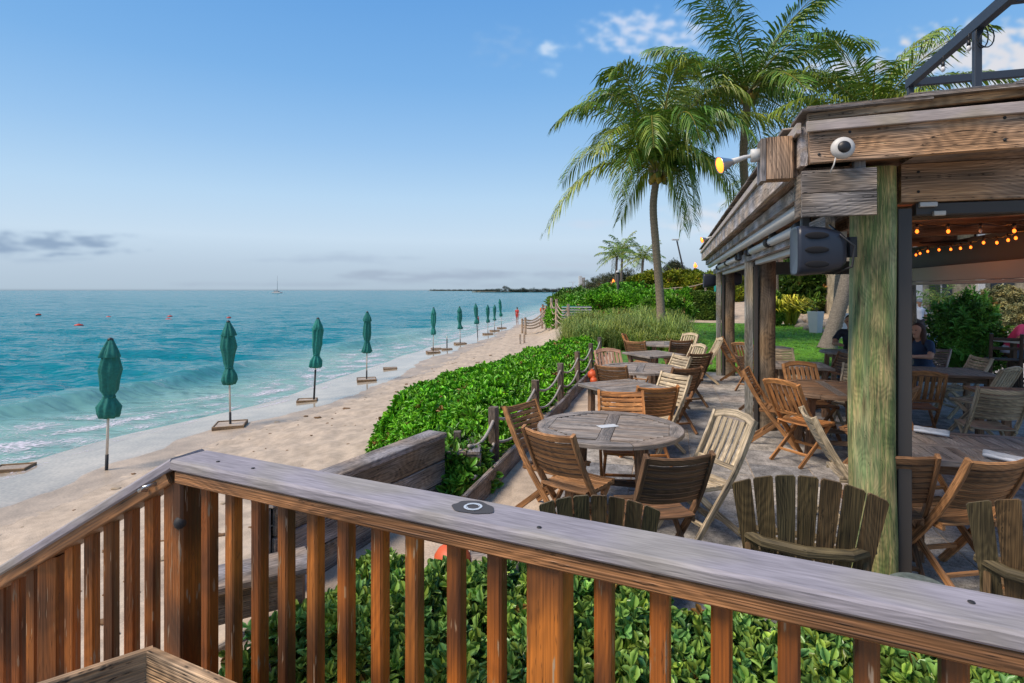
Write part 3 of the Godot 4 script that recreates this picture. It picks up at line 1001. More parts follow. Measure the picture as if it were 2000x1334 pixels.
func person(label: String, at: Vector3, turn: float, pose: String, skin: Color, top: Color, legs: Color, shoe: Color, hair: String, hair_c: Color, cell := 0.014, k := 1.0, group := "") -> void:
	var o := thing("person", label, "person", at, turn, group)
	o.scale = Vector3.ONE * k
	var b := []
	var hc := Vector3(0, 1.63, 0.03)
	if pose == "stand" or pose == "walk":
		b.append_array([[Vector3(-0.06, 0.95, 0), Vector3(0.06, 0.95, 0), 0.115, 0.115, legs], [Vector3(0, 1.05, 0.01), Vector3(0, 1.30, 0.0), 0.13, 0.145, top], [Vector3(-0.14, 1.40, -0.01), Vector3(0.14, 1.40, -0.01), 0.07, 0.07, top]])
		for s in [-1.0, 1.0]:
			var st: float = 0.16 * s if pose == "walk" else 0.0
			var knee := Vector3(0.10 * s, 0.50, 0.03 + st)
			var ank := Vector3(0.10 * s, 0.09, -0.02 + st * (1.4 if st > 0 else 2.0))
			b.append_array([[Vector3(0.09 * s, 0.92, 0), Vector3(0.10 * s, 0.62, 0.02 + st * 0.7), 0.095, 0.078, legs], [Vector3(0.10 * s, 0.62, 0.02 + st * 0.7), knee, 0.066, 0.055, skin], [knee, ank, 0.054, 0.038, skin], [ank + Vector3(0, -0.05, -0.02), ank + Vector3(0.01 * s, -0.06, 0.15), 0.037, 0.028, shoe]])
			var el := Vector3(0.235 * s, 1.13, -0.03 - st * 0.5)
			var wr := Vector3(0.25 * s, 0.90, 0.05 - st)
			b.append_array([[Vector3(0.185 * s, 1.39, -0.01), Vector3(0.22 * s, 1.22, -0.02 - st * 0.3), 0.06, 0.055, top], [Vector3(0.22 * s, 1.22, -0.02 - st * 0.3), el, 0.046, 0.04, skin], [el, wr, 0.04, 0.027, skin]])
			b.append_array(hand_bones(wr, Vector3(0, -1, 0.1), Vector3(0, 0, 1), skin))
	else:
		# seated: seat at 0.45, trunk leaning by lean
		var lean := 0.10 if pose == "sit" else 0.34
		hc = Vector3(0, 1.24 - lean * 0.3, lean + 0.04)
		var chest := Vector3(0, 0.90, lean * 0.6)
		var sh := Vector3(0, 1.02 - lean * 0.15, lean * 0.85)
		b.append_array([[Vector3(-0.06, 0.56, -0.02), Vector3(0.06, 0.56, -0.02), 0.12, 0.12, legs], [Vector3(0, 0.66, 0.0), chest, 0.13, 0.14, top], [sh - Vector3(0.14, 0, 0), sh + Vector3(0.14, 0, 0), 0.068, 0.068, top]])
		for s in [-1.0, 1.0]:
			var knee := Vector3(0.13 * s, 0.50, 0.42)
			b.append_array([[Vector3(0.09 * s, 0.54, 0.0), knee, 0.09, 0.065, legs], [knee, Vector3(0.13 * s, 0.09, 0.38), 0.058, 0.04, legs], [Vector3(0.13 * s, 0.04, 0.35), Vector3(0.14 * s, 0.035, 0.54), 0.038, 0.03, shoe]])
			var el := Vector3(0.25 * s, 0.80, lean * 0.6 + 0.14)
			var wr := Vector3(0.12 * s, 0.80, lean * 0.6 + 0.38)
			b.append_array([[sh + Vector3(0.175 * s, -0.01, 0), sh.lerp(el, 0.6) + Vector3(0.09 * s, 0, 0), 0.06, 0.054, top], [sh.lerp(el, 0.6) + Vector3(0.09 * s, 0, 0), el, 0.046, 0.042, skin], [el, wr, 0.04, 0.027, skin]])
			b.append_array(hand_bones(wr, Vector3(-0.3 * s, 0, 0.95), Vector3(-s, 0, -0.3), skin))
		b.append([sh, sh, 0.06, 0.06, top])
	var nb := hc + Vector3(0, -0.21, -0.05)
	b.append_array([[nb, hc + Vector3(0, -0.08, -0.01), 0.054, 0.05, skin], [hc + Vector3(0, 0.015, -0.02), hc + Vector3(0, 0.03, 0.005), 0.088, 0.086, skin], [hc + Vector3(0, -0.05, 0.02), hc + Vector3(0, -0.085, 0.035), 0.06, 0.045, skin], [hc + Vector3(0, 0.0, 0.085), hc + Vector3(0, -0.03, 0.10), 0.012, 0.016, skin]])
	for s in [-1.0, 1.0]: b.append([hc + Vector3(0.085 * s, -0.01, -0.01), hc + Vector3(0.09 * s, 0.02, -0.015), 0.015, 0.018, skin])
	var m := mat(Color(1, 1, 1), 0.75)
	m.albedo_color = Color.WHITE
	m.vertex_color_use_as_albedo = true
	obj("body", skin_mesh(b, cell, 0.025), m, o)
	for s in [-1.0, 1.0]:
		obj("eye", ball(Vector3(0.012, 0.009, 0.008), 0.0, 8), M["black"], o, Transform3D(Basis(), hc + Vector3(0.032 * s, 0.015, 0.082)))
	obj("mouth", ball(Vector3(0.022, 0.005, 0.006), 0.0, 8), mat(Color(0.3, 0.08, 0.06), 0.6), o, Transform3D(Basis(), hc + Vector3(0, -0.058, 0.082)))
	var hb := [[hc + Vector3(0, 0.05, -0.03), hc + Vector3(0, 0.045, -0.015), 0.092, 0.088, hair_c]]
	if hair == "long":
		hb.append_array([[hc + Vector3(0, 0.02, -0.06), hc + Vector3(0, -0.26, -0.10), 0.085, 0.08, hair_c], [hc + Vector3(0.07, 0.02, -0.02), hc + Vector3(0.10, -0.2, -0.01), 0.045, 0.035, hair_c], [hc + Vector3(-0.07, 0.02, -0.02), hc + Vector3(-0.10, -0.2, -0.01), 0.045, 0.035, hair_c], [hc + Vector3(-0.08, -0.12, -0.09), hc + Vector3(-0.07, -0.28, -0.07), 0.05, 0.03, hair_c]])
	elif hair == "cap":
		hb = [[hc + Vector3(0, 0.065, -0.02), hc + Vector3(0, 0.06, 0.0), 0.09, 0.088, hair_c], [hc + Vector3(-0.04, 0.045, 0.09), hc + Vector3(0.04, 0.045, 0.09), 0.02, 0.02, hair_c]]
	elif hair == "tied":
		hb.append([hc + Vector3(0, 0.05, -0.11), hc + Vector3(0, 0.0, -0.13), 0.04, 0.03, hair_c])
	obj("cap" if hair == "cap" else "hair", skin_mesh(hb, cell * 0.9, 0.02), m, o)

# ---------------------------------------------------------------- furniture
func stile_at(y: float) -> float:    # z of the back stile at height y
	return lerpf(0.24, -0.36, pow(clampf(y / 0.90, 0, 1), 0.92)) - 0.035 * sin(PI * clampf((y - 0.2) / 0.7, 0, 1))
func chair_kit() -> void:
	for s in [-1, 1]:
		var pts := []
		for i in 8:
			var y := 0.90 * i / 7.0
			pts.append(Vector3(0.215 * s, maxf(y, 0.001), stile_at(y)))
		MC["stile%d" % s] = bent(pts, 0.026, 0.048, Vector3.RIGHT)
		MC["leg%d" % s] = bent([Vector3(0.182 * s, 0.425, 0.19), Vector3(0.182 * s, 0.22, -0.03), Vector3(0.182 * s, 0.001, -0.30)], 0.024, 0.045, Vector3.RIGHT)
		MC["seatrail%d" % s] = bar(Vector3(0.19 * s, 0.418, -0.17), Vector3(0.19 * s, 0.425, 0.24), 0.022, 0.032, Vector3.RIGHT)
	MC["hslat"] = []
	for v in 3: MC["hslat"].append(bent([Vector3(-0.205, 0, 0), Vector3(-0.11, 0, -0.022), Vector3(0, 0, -0.030), Vector3(0.11, 0, -0.022), Vector3(0.205, 0, 0)], 0.037, 0.014, Vector3.UP, 0.003))
	MC["toprail"] = bent([Vector3(-0.205, 0, 0), Vector3(-0.11, 0, -0.022), Vector3(0, 0, -0.030), Vector3(0.11, 0, -0.022), Vector3(0.205, 0, 0)], 0.055, 0.022, Vector3.UP, 0.006)
	MC["seatslat"] = []
	for v in 3: MC["seatslat"].append(bent([Vector3(-0.20, 0, 0), Vector3(-0.1, -0.008, 0), Vector3(0.1, -0.008, 0), Vector3(0.20, 0, 0)], 0.053, 0.016, Vector3.BACK, 0.004))
	MC["arch"] = bent([Vector3(-0.208, -0.012, 0), Vector3(-0.12, 0.022, -0.014), Vector3(0, 0.036, -0.02), Vector3(0.12, 0.022, -0.014), Vector3(0.208, -0.012, 0)], 0.062, 0.022, Vector3.UP, 0.006)
	MC["lowrail"] = bent([Vector3(-0.205, 0, 0), Vector3(0, 0, -0.018), Vector3(0.205, 0, 0)], 0.04, 0.022, Vector3.UP)
	MC["vslat"] = []
	for v in 3:
		var z0 := stile_at(0.56)
		var z1 := stile_at(0.86)
		MC["vslat"].append(bent([Vector3(0, 0.555, z0), Vector3(0, 0.70, stile_at(0.70)), Vector3(0, 0.865, z1)], 0.043, 0.013, Vector3.RIGHT, 0.003))
	MC["stretch"] = bar(Vector3(-0.182, 0, 0), Vector3(0.182, 0, 0), 0.026, 0.022, Vector3.UP)
	MC["stretch2"] = bar(Vector3(-0.21, 0, 0), Vector3(0.21, 0, 0), 0.030, 0.022, Vector3.UP)
func pick(a: Array) -> Material: return a[rng.randi() % a.size()]
# x, d: where the top of the back stands; (fx, fz) the way it faces
func chair(kind: String, x: float, d: float, fx: float, fz: float, tone: String, label: String, group := "") -> void:
	var f := Vector3(fx, 0, fz).normalized()
	var o := thing("folding_chair", label, "chair", Vector3(x, 0.003, -d) + f * 0.36, atan2(f.x, f.z), group)
	var w: Array = M["w_" + tone]
	var fm := pick(w)
	for s in [-1, 1]:
		obj("stile", MC["stile%d" % s], fm, o)
		obj("leg", MC["leg%d" % s], fm, o)
		obj("seat_rail", MC["seatrail%d" % s], fm, o)
	obj("stretcher", MC["stretch"], fm, o, Transform3D(Basis(), Vector3(0, 0.12, -0.165)))
	obj("stretcher", MC["stretch2"], fm, o, Transform3D(Basis(), Vector3(0, 0.16, stile_at(0.16))))
	for i in 7:
		obj("seat_slat", pick_mesh("seatslat"), pick(w), o, Transform3D(Basis(), Vector3(0, 0.442 - 0.010 * sin(PI * i / 6.0), -0.145 + i * 0.0615)))
	if kind == "A":
		for i in 8:
			var y := 0.575 + i * 0.0402
			var q := Basis(Vector3.RIGHT, -0.42)
			if i == 7: obj("top_rail", MC["toprail"], fm, o, Transform3D(q, Vector3(0, y + 0.012, stile_at(y) - 0.004)))
			else: obj("back_slat", pick_mesh("hslat"), pick(w), o, Transform3D(q, Vector3(0, y, stile_at(y))))
	else:
		obj("top_rail", MC["arch"], fm, o, Transform3D(Basis(Vector3.RIGHT, -0.42), Vector3(0, 0.885, stile_at(0.885))))
		obj("lower_rail", MC["lowrail"], fm, o, Transform3D(Basis(Vector3.RIGHT, -0.42), Vector3(0, 0.55, stile_at(0.55))))
		for i in 6: obj("back_slat", pick_mesh("vslat"), pick(w), o, Transform3D(Basis(), Vector3((i - 2.5) * 0.0635, 0, -0.012)))
func pick_mesh(key: String) -> Mesh: return MC[key][rng.randi() % MC[key].size()]
func slat_chair(x: float, d: float, fx: float, fz: float, label: String, k := 1.0) -> void:
	var f := Vector3(fx, 0, fz).normalized()
	var o := thing("garden_armchair", label, "chair", Vector3(x, 0.003, -d) + f * 0.42 * k, atan2(f.x, f.z), "slatted armchairs behind the railing")
	o.scale = Vector3.ONE * k
	var w: Array = M["w_moss"]
	for i in 7:
		var u := (i - 3.0) / 3.0
		var st := begin()
		var cut := func(f: float, v: float, back: float) -> Vector3:     # f: edge across the fan, v: 0 foot, 1 top
			var y := lerpf(0.16, 0.985 - 0.075 * f * f, v)
			return Vector3(f * lerpf(0.215, 0.305, v), y, lerpf(-0.14, -0.43 + 0.05 * f * f, v) - back)
		var e0 := u - 0.150
		var e1 := u + 0.150
		var pf := [cut.call(e0, 0.0, 0.0), cut.call(e1, 0.0, 0.0), cut.call(e1, 0.988, 0.0), cut.call(e1 - 0.03, 1.0, 0.002), cut.call(e0 + 0.03, 1.0, 0.002), cut.call(e0, 0.988, 0.0)]
		var pb := [cut.call(e0, 0.0, 0.021), cut.call(e1, 0.0, 0.021), cut.call(e1, 0.988, 0.021), cut.call(e1 - 0.03, 1.0, 0.019), cut.call(e0 + 0.03, 1.0, 0.019), cut.call(e0, 0.988, 0.021)]
		var off := Vector2(rng.randf(), rng.randf())
		var uvs := []
		for q in pf: uvs.append(off + Vector2(q.x / 0.6, q.y / 3.0))
		for n in range(1, 5):
			tri(st, pf[0], pf[n + 1], pf[n], uvs[0], uvs[n + 1], uvs[n])
			tri(st, pb[0], pb[n], pb[n + 1], uvs[0], uvs[n], uvs[n + 1])
		for n in 6:
			var j := (n + 1) % 6
			quad(st, pf[n], pf[j], pb[j], pb[n], uvs[n], uvs[j], uvs[j] + Vector2(0.03, 0), uvs[n] + Vector2(0.03, 0))
		obj("back_slat", done(st), pick(w), o)
	obj("arm_rail", bent([Vector3(-0.305, 0.60, -0.25), Vector3(-0.2, 0.585, -0.335), Vector3(0, 0.58, -0.365), Vector3(0.2, 0.585, -0.335), Vector3(0.305, 0.60, -0.25)], 0.055, 0.05, Vector3.UP, 0.016), w[1], o)
	obj("back_rail", bar(Vector3(-0.25, 0.30, -0.225), Vector3(0.25, 0.30, -0.225), 0.06, 0.025, Vector3.UP), w[0], o)
	for s in [-1.0, 1.0]:
		obj("leg", bar(Vector3(0.27 * s, 0.001, 0.28), Vector3(0.27 * s, 0.40, 0.28), 0.03, 0.09, Vector3.RIGHT), w[1], o)
		obj("leg", bar(Vector3(0.27 * s, 0.001, -0.30), Vector3(0.27 * s, 0.57, -0.24), 0.03, 0.08, Vector3.RIGHT), w[2], o)
		obj("seat_rail", bar(Vector3(0.24 * s, 0.20, -0.30), Vector3(0.24 * s, 0.36, 0.30), 0.024, 0.09, Vector3.RIGHT), w[2], o)
	for i in 6: obj("seat_slat", bar(Vector3(-0.25, 0.275 + i * 0.026, -0.10 + i * 0.08), Vector3(0.25, 0.275 + i * 0.026, -0.10 + i * 0.08), 0.07, 0.02, Vector3.BACK), pick(w), o)
func table_legs(o: Node3D, r: float, top: float, w: Array) -> void:
	for q in [Vector2(-1, -1), Vector2(1, -1), Vector2(1, 1), Vector2(-1, 1)]:
		obj("leg", bar(Vector3(q.x * r, 0.001, q.y * r), Vector3(q.x * r * 0.86, top, q.y * r * 0.86), 0.085, 0.06, Vector3.RIGHT, 0.008), w[0], o)
	for s in [-1.0, 1.0]:
		obj("stretcher", bar(Vector3(-r, 0.16, s * r), Vector3(r, 0.16, s * r), 0.05, 0.03, Vector3.UP), w[1], o)
		obj("apron", bar(Vector3(s * r * 0.86, top - 0.05, -r), Vector3(s * r * 0.86, top - 0.05, r), 0.08, 0.026, Vector3.UP), w[1], o)
func round_table(label: String, c: Vector3, R: float, turn: float, tone := "w_g", detail := true) -> Node3D:
	var o := thing("round_table", label, "table", c + Vector3(0, 0.003, 0), turn, "round patio tables")
	var w: Array = M[tone]
	var ap := R * 0.80        # inside of the border: an octagon
	var y1 := 0.74
	var y0 := 0.705
	var cr := ap / cos(PI / 8)
	for i in 8:              # eight border boards, round outside and straight inside
		var a0 := TAU * (i - 0.5) / 8 + 0.004
		var a1 := TAU * (i + 0.5) / 8 - 0.004
		var st := begin()
		var inn := []
		var out := []
		for k in 7:
			var a := lerpf(a0, a1, k / 6.0)
			out.append(Vector2(cos(a), sin(a)) * R)
			inn.append((Vector2(cos(a0), sin(a0)) * cr).lerp(Vector2(cos(a1), sin(a1)) * cr, k / 6.0))
		var off := rng.randf()
		for k in 6:
			var A: Vector2 = inn[k]; var B: Vector2 = out[k]; var C: Vector2 = out[k + 1]; var D: Vector2 = inn[k + 1]
			var ua := Vector2(0.1, off + k * 0.05); var ub := Vector2(0.45, off + k * 0.05); var uc := Vector2(0.45, off + k * 0.05 + 0.05); var ud := Vector2(0.1, off + k * 0.05 + 0.05)
			quad(st, Vector3(A.x, y1, A.y), Vector3(B.x * 0.992, y1, B.y * 0.992), Vector3(C.x * 0.992, y1, C.y * 0.992), Vector3(D.x, y1, D.y), ua, ub, uc, ud)
			quad(st, Vector3(B.x * 0.992, y1, B.y * 0.992), Vector3(B.x, y1 - 0.006, B.y), Vector3(C.x, y1 - 0.006, C.y), Vector3(C.x * 0.992, y1, C.y * 0.992), ua, ub, uc, ud)
			quad(st, Vector3(B.x, y1 - 0.006, B.y), Vector3(B.x, y0, B.y), Vector3(C.x, y0, C.y), Vector3(C.x, y1 - 0.006, C.y), ua, ub, uc, ud)
			quad(st, Vector3(B.x, y0, B.y), Vector3(A.x, y0, A.y), Vector3(D.x, y0, D.y), Vector3(C.x, y0, C.y), ua, ub, uc, ud)
			quad(st, Vector3(A.x, y0, A.y), Vector3(A.x, y1, A.y), Vector3(D.x, y1, D.y), Vector3(D.x, y0, D.y), ua, ub, uc, ud)
		obj("border_board", done(st), pick(w), o)
	var half := func(z: float) -> float: return minf(ap, ap * sqrt(2.0) - absf(z)) if absf(z) < ap else 0.0
	var n := 20 if detail else 14
	var pitch := 2.0 * ap / n
	for i in n:
		var z := -ap + (i + 0.5) * pitch
		var h: float = minf(half.call(z - pitch * 0.5), half.call(z + pitch * 0.5)) - 0.004
		for s in [-1.0, 1.0]:
			obj("top_slat", bar(Vector3(0.055 * s, y1 - 0.012, z), Vector3(h * s, y1 - 0.012, z), pitch - 0.006, 0.022, Vector3.BACK, 0.002), pick(w), o)
	obj("centre_board", bar(Vector3(0, y1 - 0.011, -ap + 0.005), Vector3(0, y1 - 0.011, ap - 0.005), 0.10, 0.024, Vector3.RIGHT, 0.002), M["w_g"][1], o)
	table_legs(o, 0.30, y0, M["w_m"])
	return o
func box_table(label: String, c: Vector3, lx: float, lz: float, turn: float, tone := "w_g", slats := 11, middle := false) -> Node3D:
	var o := thing("square_table" if absf(lx - lz) < 0.1 else "long_table", label, "table", c + Vector3(0, 0.003, 0), turn, "square and long patio tables")
	var w: Array = M[tone]
	var b := 0.075
	var y := 0.722
	for s in [-1.0, 1.0]:
		obj("border_board", bar(Vector3(-lx / 2, y, s * (lz / 2 - b / 2)), Vector3(lx / 2, y, s * (lz / 2 - b / 2)), b, 0.036, Vector3.BACK), pick(w), o)
		obj("border_board", bar(Vector3(s * (lx / 2 - b / 2), y, -lz / 2 + b + 0.003), Vector3(s * (lx / 2 - b / 2), y, lz / 2 - b - 0.003), b, 0.036, Vector3.RIGHT), pick(w), o)
	if middle: obj("centre_board", bar(Vector3(-lx / 2 + b + 0.003, y, 0), Vector3(lx / 2 - b - 0.003, y, 0), 0.07, 0.034, Vector3.BACK), pick(w), o)
	var p := (lx - b * 2 - 0.006) / slats
	for i in slats:
		var x := -lx / 2 + b + 0.003 + (i + 0.5) * p
		for s in ([-1.0, 1.0] if middle else [0.0]):
			var z0 := -lz / 2 + b + 0.004 if s <= 0.0 else 0.038
			var z1 := lz / 2 - b - 0.004 if s >= 0.0 else -0.038
			obj("top_slat", bar(Vector3(x, y + 0.004, z0), Vector3(x, y + 0.004, z1), p - 0.007, 0.022, Vector3.RIGHT, 0.002), pick(w), o)
	for q in [Vector2(-1, -1), Vector2(1, -1), Vector2(1, 1), Vector2(-1, 1)]:
		obj("leg", bar(Vector3(q.x * (lx / 2 - 0.12), 0.001, q.y * (lz / 2 - 0.12)), Vector3(q.x * (lx / 2 - 0.12), 0.704, q.y * (lz / 2 - 0.12)), 0.07, 0.07, Vector3.RIGHT, 0.006), M["w_m"][0], o)
	for s in [-1.0, 1.0]: obj("apron", bar(Vector3(-lx / 2 + 0.16, 0.66, s * (lz / 2 - 0.12)), Vector3(lx / 2 - 0.16, 0.66, s * (lz / 2 - 0.12)), 0.08, 0.024, Vector3.UP), M["w_m"][1], o)
	return o
func bar_stool(label: String, at: Vector3, turn: float) -> void:
	var o := thing("bar_stool", label, "bar stool", at, turn, "tall stools at the bar table")
	var w: Array = M["w_bar"]
	for s in [-1.0, 1.0]:
		obj("stile", bent([Vector3(0.19 * s, 0.001, -0.22), Vector3(0.19 * s, 0.75, -0.19), Vector3(0.19 * s, 1.19, -0.26)], 0.045, 0.05, Vector3.RIGHT), w[0], o)
		obj("leg", bar(Vector3(0.19 * s, 0.001, 0.2), Vector3(0.19 * s, 0.74, 0.18), 0.045, 0.045, Vector3.RIGHT), w[0], o)
		obj("side_rail", bar(Vector3(0.19 * s, 0.28, -0.21), Vector3(0.19 * s, 0.28, 0.19), 0.03, 0.04, Vector3.RIGHT), w[1], o)
		obj("seat_rail", bar(Vector3(0.165 * s, 0.715, -0.19), Vector3(0.165 * s, 0.715, 0.18), 0.024, 0.05, Vector3.RIGHT), w[1], o)
	for i in 6: obj("seat_slat", bar(Vector3(-0.21, 0.752, -0.15 + i * 0.066), Vector3(0.21, 0.752, -0.15 + i * 0.066), 0.055, 0.018, Vector3.BACK), pick(w), o)
	for y in [0.25, 0.95, 1.10]: obj("back_rail", bar(Vector3(-0.17, y, -0.23), Vector3(0.17, y, -0.23), 0.05, 0.02, Vector3.UP), pick(w), o)
	obj("foot_rail", bar(Vector3(-0.17, 0.22, 0.195), Vector3(0.17, 0.22, 0.195), 0.04, 0.024, Vector3.UP), w[1], o)

# ---------------------------------------------------------------- beach things
func umbrella(label: String, at: Vector3, h: float, lean: Vector2, slim: float, dark_foot: float) -> void:
	var o := thing("beach_umbrella", label, "umbrella", at, rng.randf() * TAU, "furled teal umbrellas along the beach")
	var up := Vector3(lean.x, 1, lean.y).normalized()
	o.basis = Basis(Vector3.UP.cross(up).normalized(), Vector3.UP.angle_to(up)) * Basis(Vector3.UP, rng.randf() * TAU) if lean.length() > 0.001 else o.basis
	obj("pole", tube([Vector3(0, dark_foot, 0), Vector3(0, h * 0.5, 0)], [0.022], 10), M["pole"], o)
	obj("pole_foot", tube([Vector3(0, -0.25, 0), Vector3(0, dark_foot, 0)], [0.027], 10), M["blackmatte"], o)
	var k := slim
	var cloth := pick(M["teals"])
	var tw := rng.randf_range(0.15, 0.4)
	var prof := []
	for q in [[0.02, 0.405], [0.11, 0.40], [0.135, 0.43], [0.115, 0.475], [0.075, 0.535], [0.062, 0.56], [0.085, 0.60], [0.112, 0.68], [0.118, 0.76], [0.105, 0.85], [0.09, 0.90], [0.03, 0.975]]:
		prof.append(Vector2(q[0] * k * rng.randf_range(0.86, 1.14), (q[1] + (rng.randf_range(-0.012, 0.012) if q[1] > 0.42 and q[1] < 0.9 else 0.0)) * h))
	obj("canopy", lathe(prof, 56, 8, 0.13, tw), cloth, o)
	obj("tie", lathe([Vector2(0.066 * k, 0.548 * h), Vector2(0.074 * k, 0.552 * h), Vector2(0.074 * k, 0.562 * h), Vector2(0.066 * k, 0.566 * h)], 20, 8, 0.08, 0), cloth, o)
	obj("vent_flap", lathe([Vector2(0.124 * k, 0.855 * h), Vector2(0.128 * k, 0.86 * h), Vector2(0.10 * k, 0.905 * h), Vector2(0.035 * k, 0.985 * h)], 56, 8, 0.09, 0.05), cloth, o)
	obj("finial", lathe([Vector2(0.001, 0.99 * h), Vector2(0.036 * k, 0.978 * h), Vector2(0.036 * k, 0.992 * h), Vector2(0.02, 1.0 * h), Vector2(0.001, 1.003 * h)], 14), M["black"], o)
func umbrella_base(label: String, at: Vector3, turn: float, lx: float, lz: float, group := "wooden umbrella bases on the wet sand") -> void:
	var o := thing("umbrella_base", label, "base", at, turn, group)
	var b: Array = M["base"]
	for s in [-1.0, 1.0]:
		obj("side_board", bar(Vector3(-lx / 2, 0.0, s * (lz / 2 - 0.015)), Vector3(lx / 2, 0.0, s * (lz / 2 - 0.015)), 0.22, 0.03, Vector3.UP), b[0], o)
		obj("side_board", bar(Vector3(s * (lx / 2 - 0.015), 0.0, -lz / 2 + 0.031), Vector3(s * (lx / 2 - 0.015), 0.0, lz / 2 - 0.031), 0.22, 0.03, Vector3.UP), b[1], o)
	obj("sand_fill", block(Vector3(0, 0.012, 0), Vector3(lx - 0.07, 0.16, lz - 0.07), 0.02), M["damp"], o)
func rope_run(a: Vector3, b: Vector3, sag: float, r: float) -> ArrayMesh:
	var pts := []
	for i in 13:
		var f := i / 12.0
		pts.append(a.lerp(b, f) - Vector3(0, sag * 4.0 * f * (1.0 - f), 0))
	return tube(pts, [r], 8)

# ---------------------------------------------------------------- the railing in front
func rail_u(px: float) -> Vector3:
	var k := (px - 1000.0) / F
	var u := (2.08 * k + 1.23) / (2.18 + 1.04 * k)
	return Vector3(-1.23 + 2.18 * u, 0, -2.08 + 1.04 * u)
func stair_v(px: float) -> Vector3:
	var k := (px - 1000.0) / F
	var v := (-1.23 - 2.08 * k) / (0.95 + 0.32 * k)
	return Vector3(-1.23 - 0.95 * v, -0.57 * v, -2.08 - 0.32 * v)
func build_railing() -> void:
	var o := thing("deck_railing", "brown wooden railing with weathered grey top board and peeling balusters", "railing", Vector3(-1.23, 0, -2.08))
	var C := Vector3(-1.23, 0, -2.08)
	var dir := Vector3(2.18, 0, 1.04).normalized()
	var across := Vector3(-dir.z, 0, dir.x)        # away from... to the sea side
	var end := Vector3(2.18, 0, 1.04) * 1.45
	var top := 1.30
	var sd := Vector3(-0.95, -0.57, -0.32)
	var sdir := sd.normalized()
	var flat := Vector3(sd.x, 0, sd.z).normalized()
	var sacross := Vector3(-flat.z, 0, flat.x)
	obj("cap_board", bar(Vector3(0, top - 0.019, 0) + dir * 0.06, end + Vector3(0, top - 0.019, 0), 0.145, 0.038, across, 0.007), M["cap"], o)
	obj("cap_board", bar(dir * 0.055 + Vector3(0, top - 0.012, 0) + sdir * 0.0, dir * 0.055 + Vector3(0, top - 0.012, 0) + sd * 2.0, 0.145, 0.036, sacross, 0.007), M["cap"], o)
	obj("under_rail", bar(Vector3(0, top - 0.062, 0) + dir * 0.07, end + Vector3(0, top - 0.062, 0), 0.125, 0.046, across, 0.005), M["under"], o)
	obj("under_rail", bar(dir * 0.05 + Vector3(0, top - 0.056, 0) + sdir * 0.03, dir * 0.05 + Vector3(0, top - 0.056, 0) + sd * 2.0, 0.125, 0.046, sacross, 0.005), M["under"], o)
	for px in [410, 457, 508, 560, 617, 677, 743, 810, 892, 971, 1181, 1290, 1410, 1541, 1692, 1862, 2070]:
		var p := rail_u(px) - C
		obj("baluster", bar(p + Vector3(0, 0.24, 0), p + Vector3(0, top - 0.087, 0), 0.044, 0.044, dir, 0.006), pick(M["peel"]), o)
	var p2 := rail_u(1075) - C
	obj("post", bar(p2 + Vector3(0, -0.02, 0), p2 + Vector3(0, top - 0.088, 0), 0.098, 0.095, dir, 0.008), M["peel"][2], o)
	obj("post", bar(dir * 0.035 + Vector3(0, -0.6, 0), dir * 0.035 + Vector3(0, top - 0.088, 0), 0.105, 0.10, dir, 0.008), M["peel"][1], o)
	obj("post_bolt", ball(Vector3(0.022, 0.024, 0.022), 0.0, 12), M["blackmatte"], o, Transform3D(Basis(), Vector3(0.045, 1.07, 0.068)))
	obj("hook", tube([Vector3(-0.05, 1.205, 0.05), Vector3(-0.075, 1.20, 0.085), Vector3(-0.10, 1.185, 0.07), Vector3(-0.085, 1.18, 0.05)], [0.007], 8), M["steel"], o)
	for px in [-40, 8, 38, 67, 142, 180, 218, 258, 298]:
		var p := stair_v(px) - C
		obj("baluster", bar(p + Vector3(0, 0.10, 0), p + Vector3(0, top - 0.092, 0), 0.042, 0.042, Vector3.RIGHT, 0.006), pick(M["peel"]), o)
	var p3 := stair_v(108) - C
	obj("post", bar(p3 + Vector3(0, -0.8, 0), p3 + Vector3(0, top - 0.09, 0), 0.085, 0.085, Vector3.RIGHT, 0.007), M["peel"][1], o)
	obj("bottom_rail", bar(dir * 0.06 + Vector3(0, 0.22, 0), end + Vector3(0, 0.22, 0), 0.04, 0.08, across), M["under"], o)
	obj("bottom_rail", bar(sdir * 0.06 + Vector3(0, 0.08, 0), sd * 2.0 + Vector3(0, 0.08, 0), 0.04, 0.08, sacross), M["under"], o)
	for px in [432, 500, 930, 1063, 1900]:
		var p := rail_u(px) - C + across * rng.randf_range(-0.04, 0.05)
		obj("screw_head", lathe([Vector2(0.0065, 0.001), Vector2(0.006, 0.0025), Vector2(0.0, 0.0025)], 10), M["blackmatte"], o, Transform3D(Basis(), p + Vector3(0, top, 0)))
	# the dark oval patch with a pale swirl on the top board
	var e := rail_u(921) - C + Vector3(0, top + 0.002, 0) - across * 0.008
	var turn := Basis(Vector3.UP, atan2(-dir.z, dir.x))
	var st := begin(false)
	for i in 40:
		var a := TAU * i / 40
		var b := TAU * (i + 1) / 40
		var ra := 1.0 + 0.06 * sin(a * 3.0 + 1.0) + 0.04 * sin(a * 7.0)
		var rb := 1.0 + 0.06 * sin(b * 3.0 + 1.0) + 0.04 * sin(b * 7.0)
		tri(st, Vector3.ZERO, Vector3(cos(a) * 0.062 * ra, 0, sin(a) * 0.043 * ra), Vector3(cos(b) * 0.062 * rb, 0, sin(b) * 0.043 * rb))
	obj("painted_patch", done(st), mat(Color(0.085, 0.09, 0.10), 0.7, 0.0, M["tx_grey"]), o, Transform3D(turn, e))
	var sw := begin()
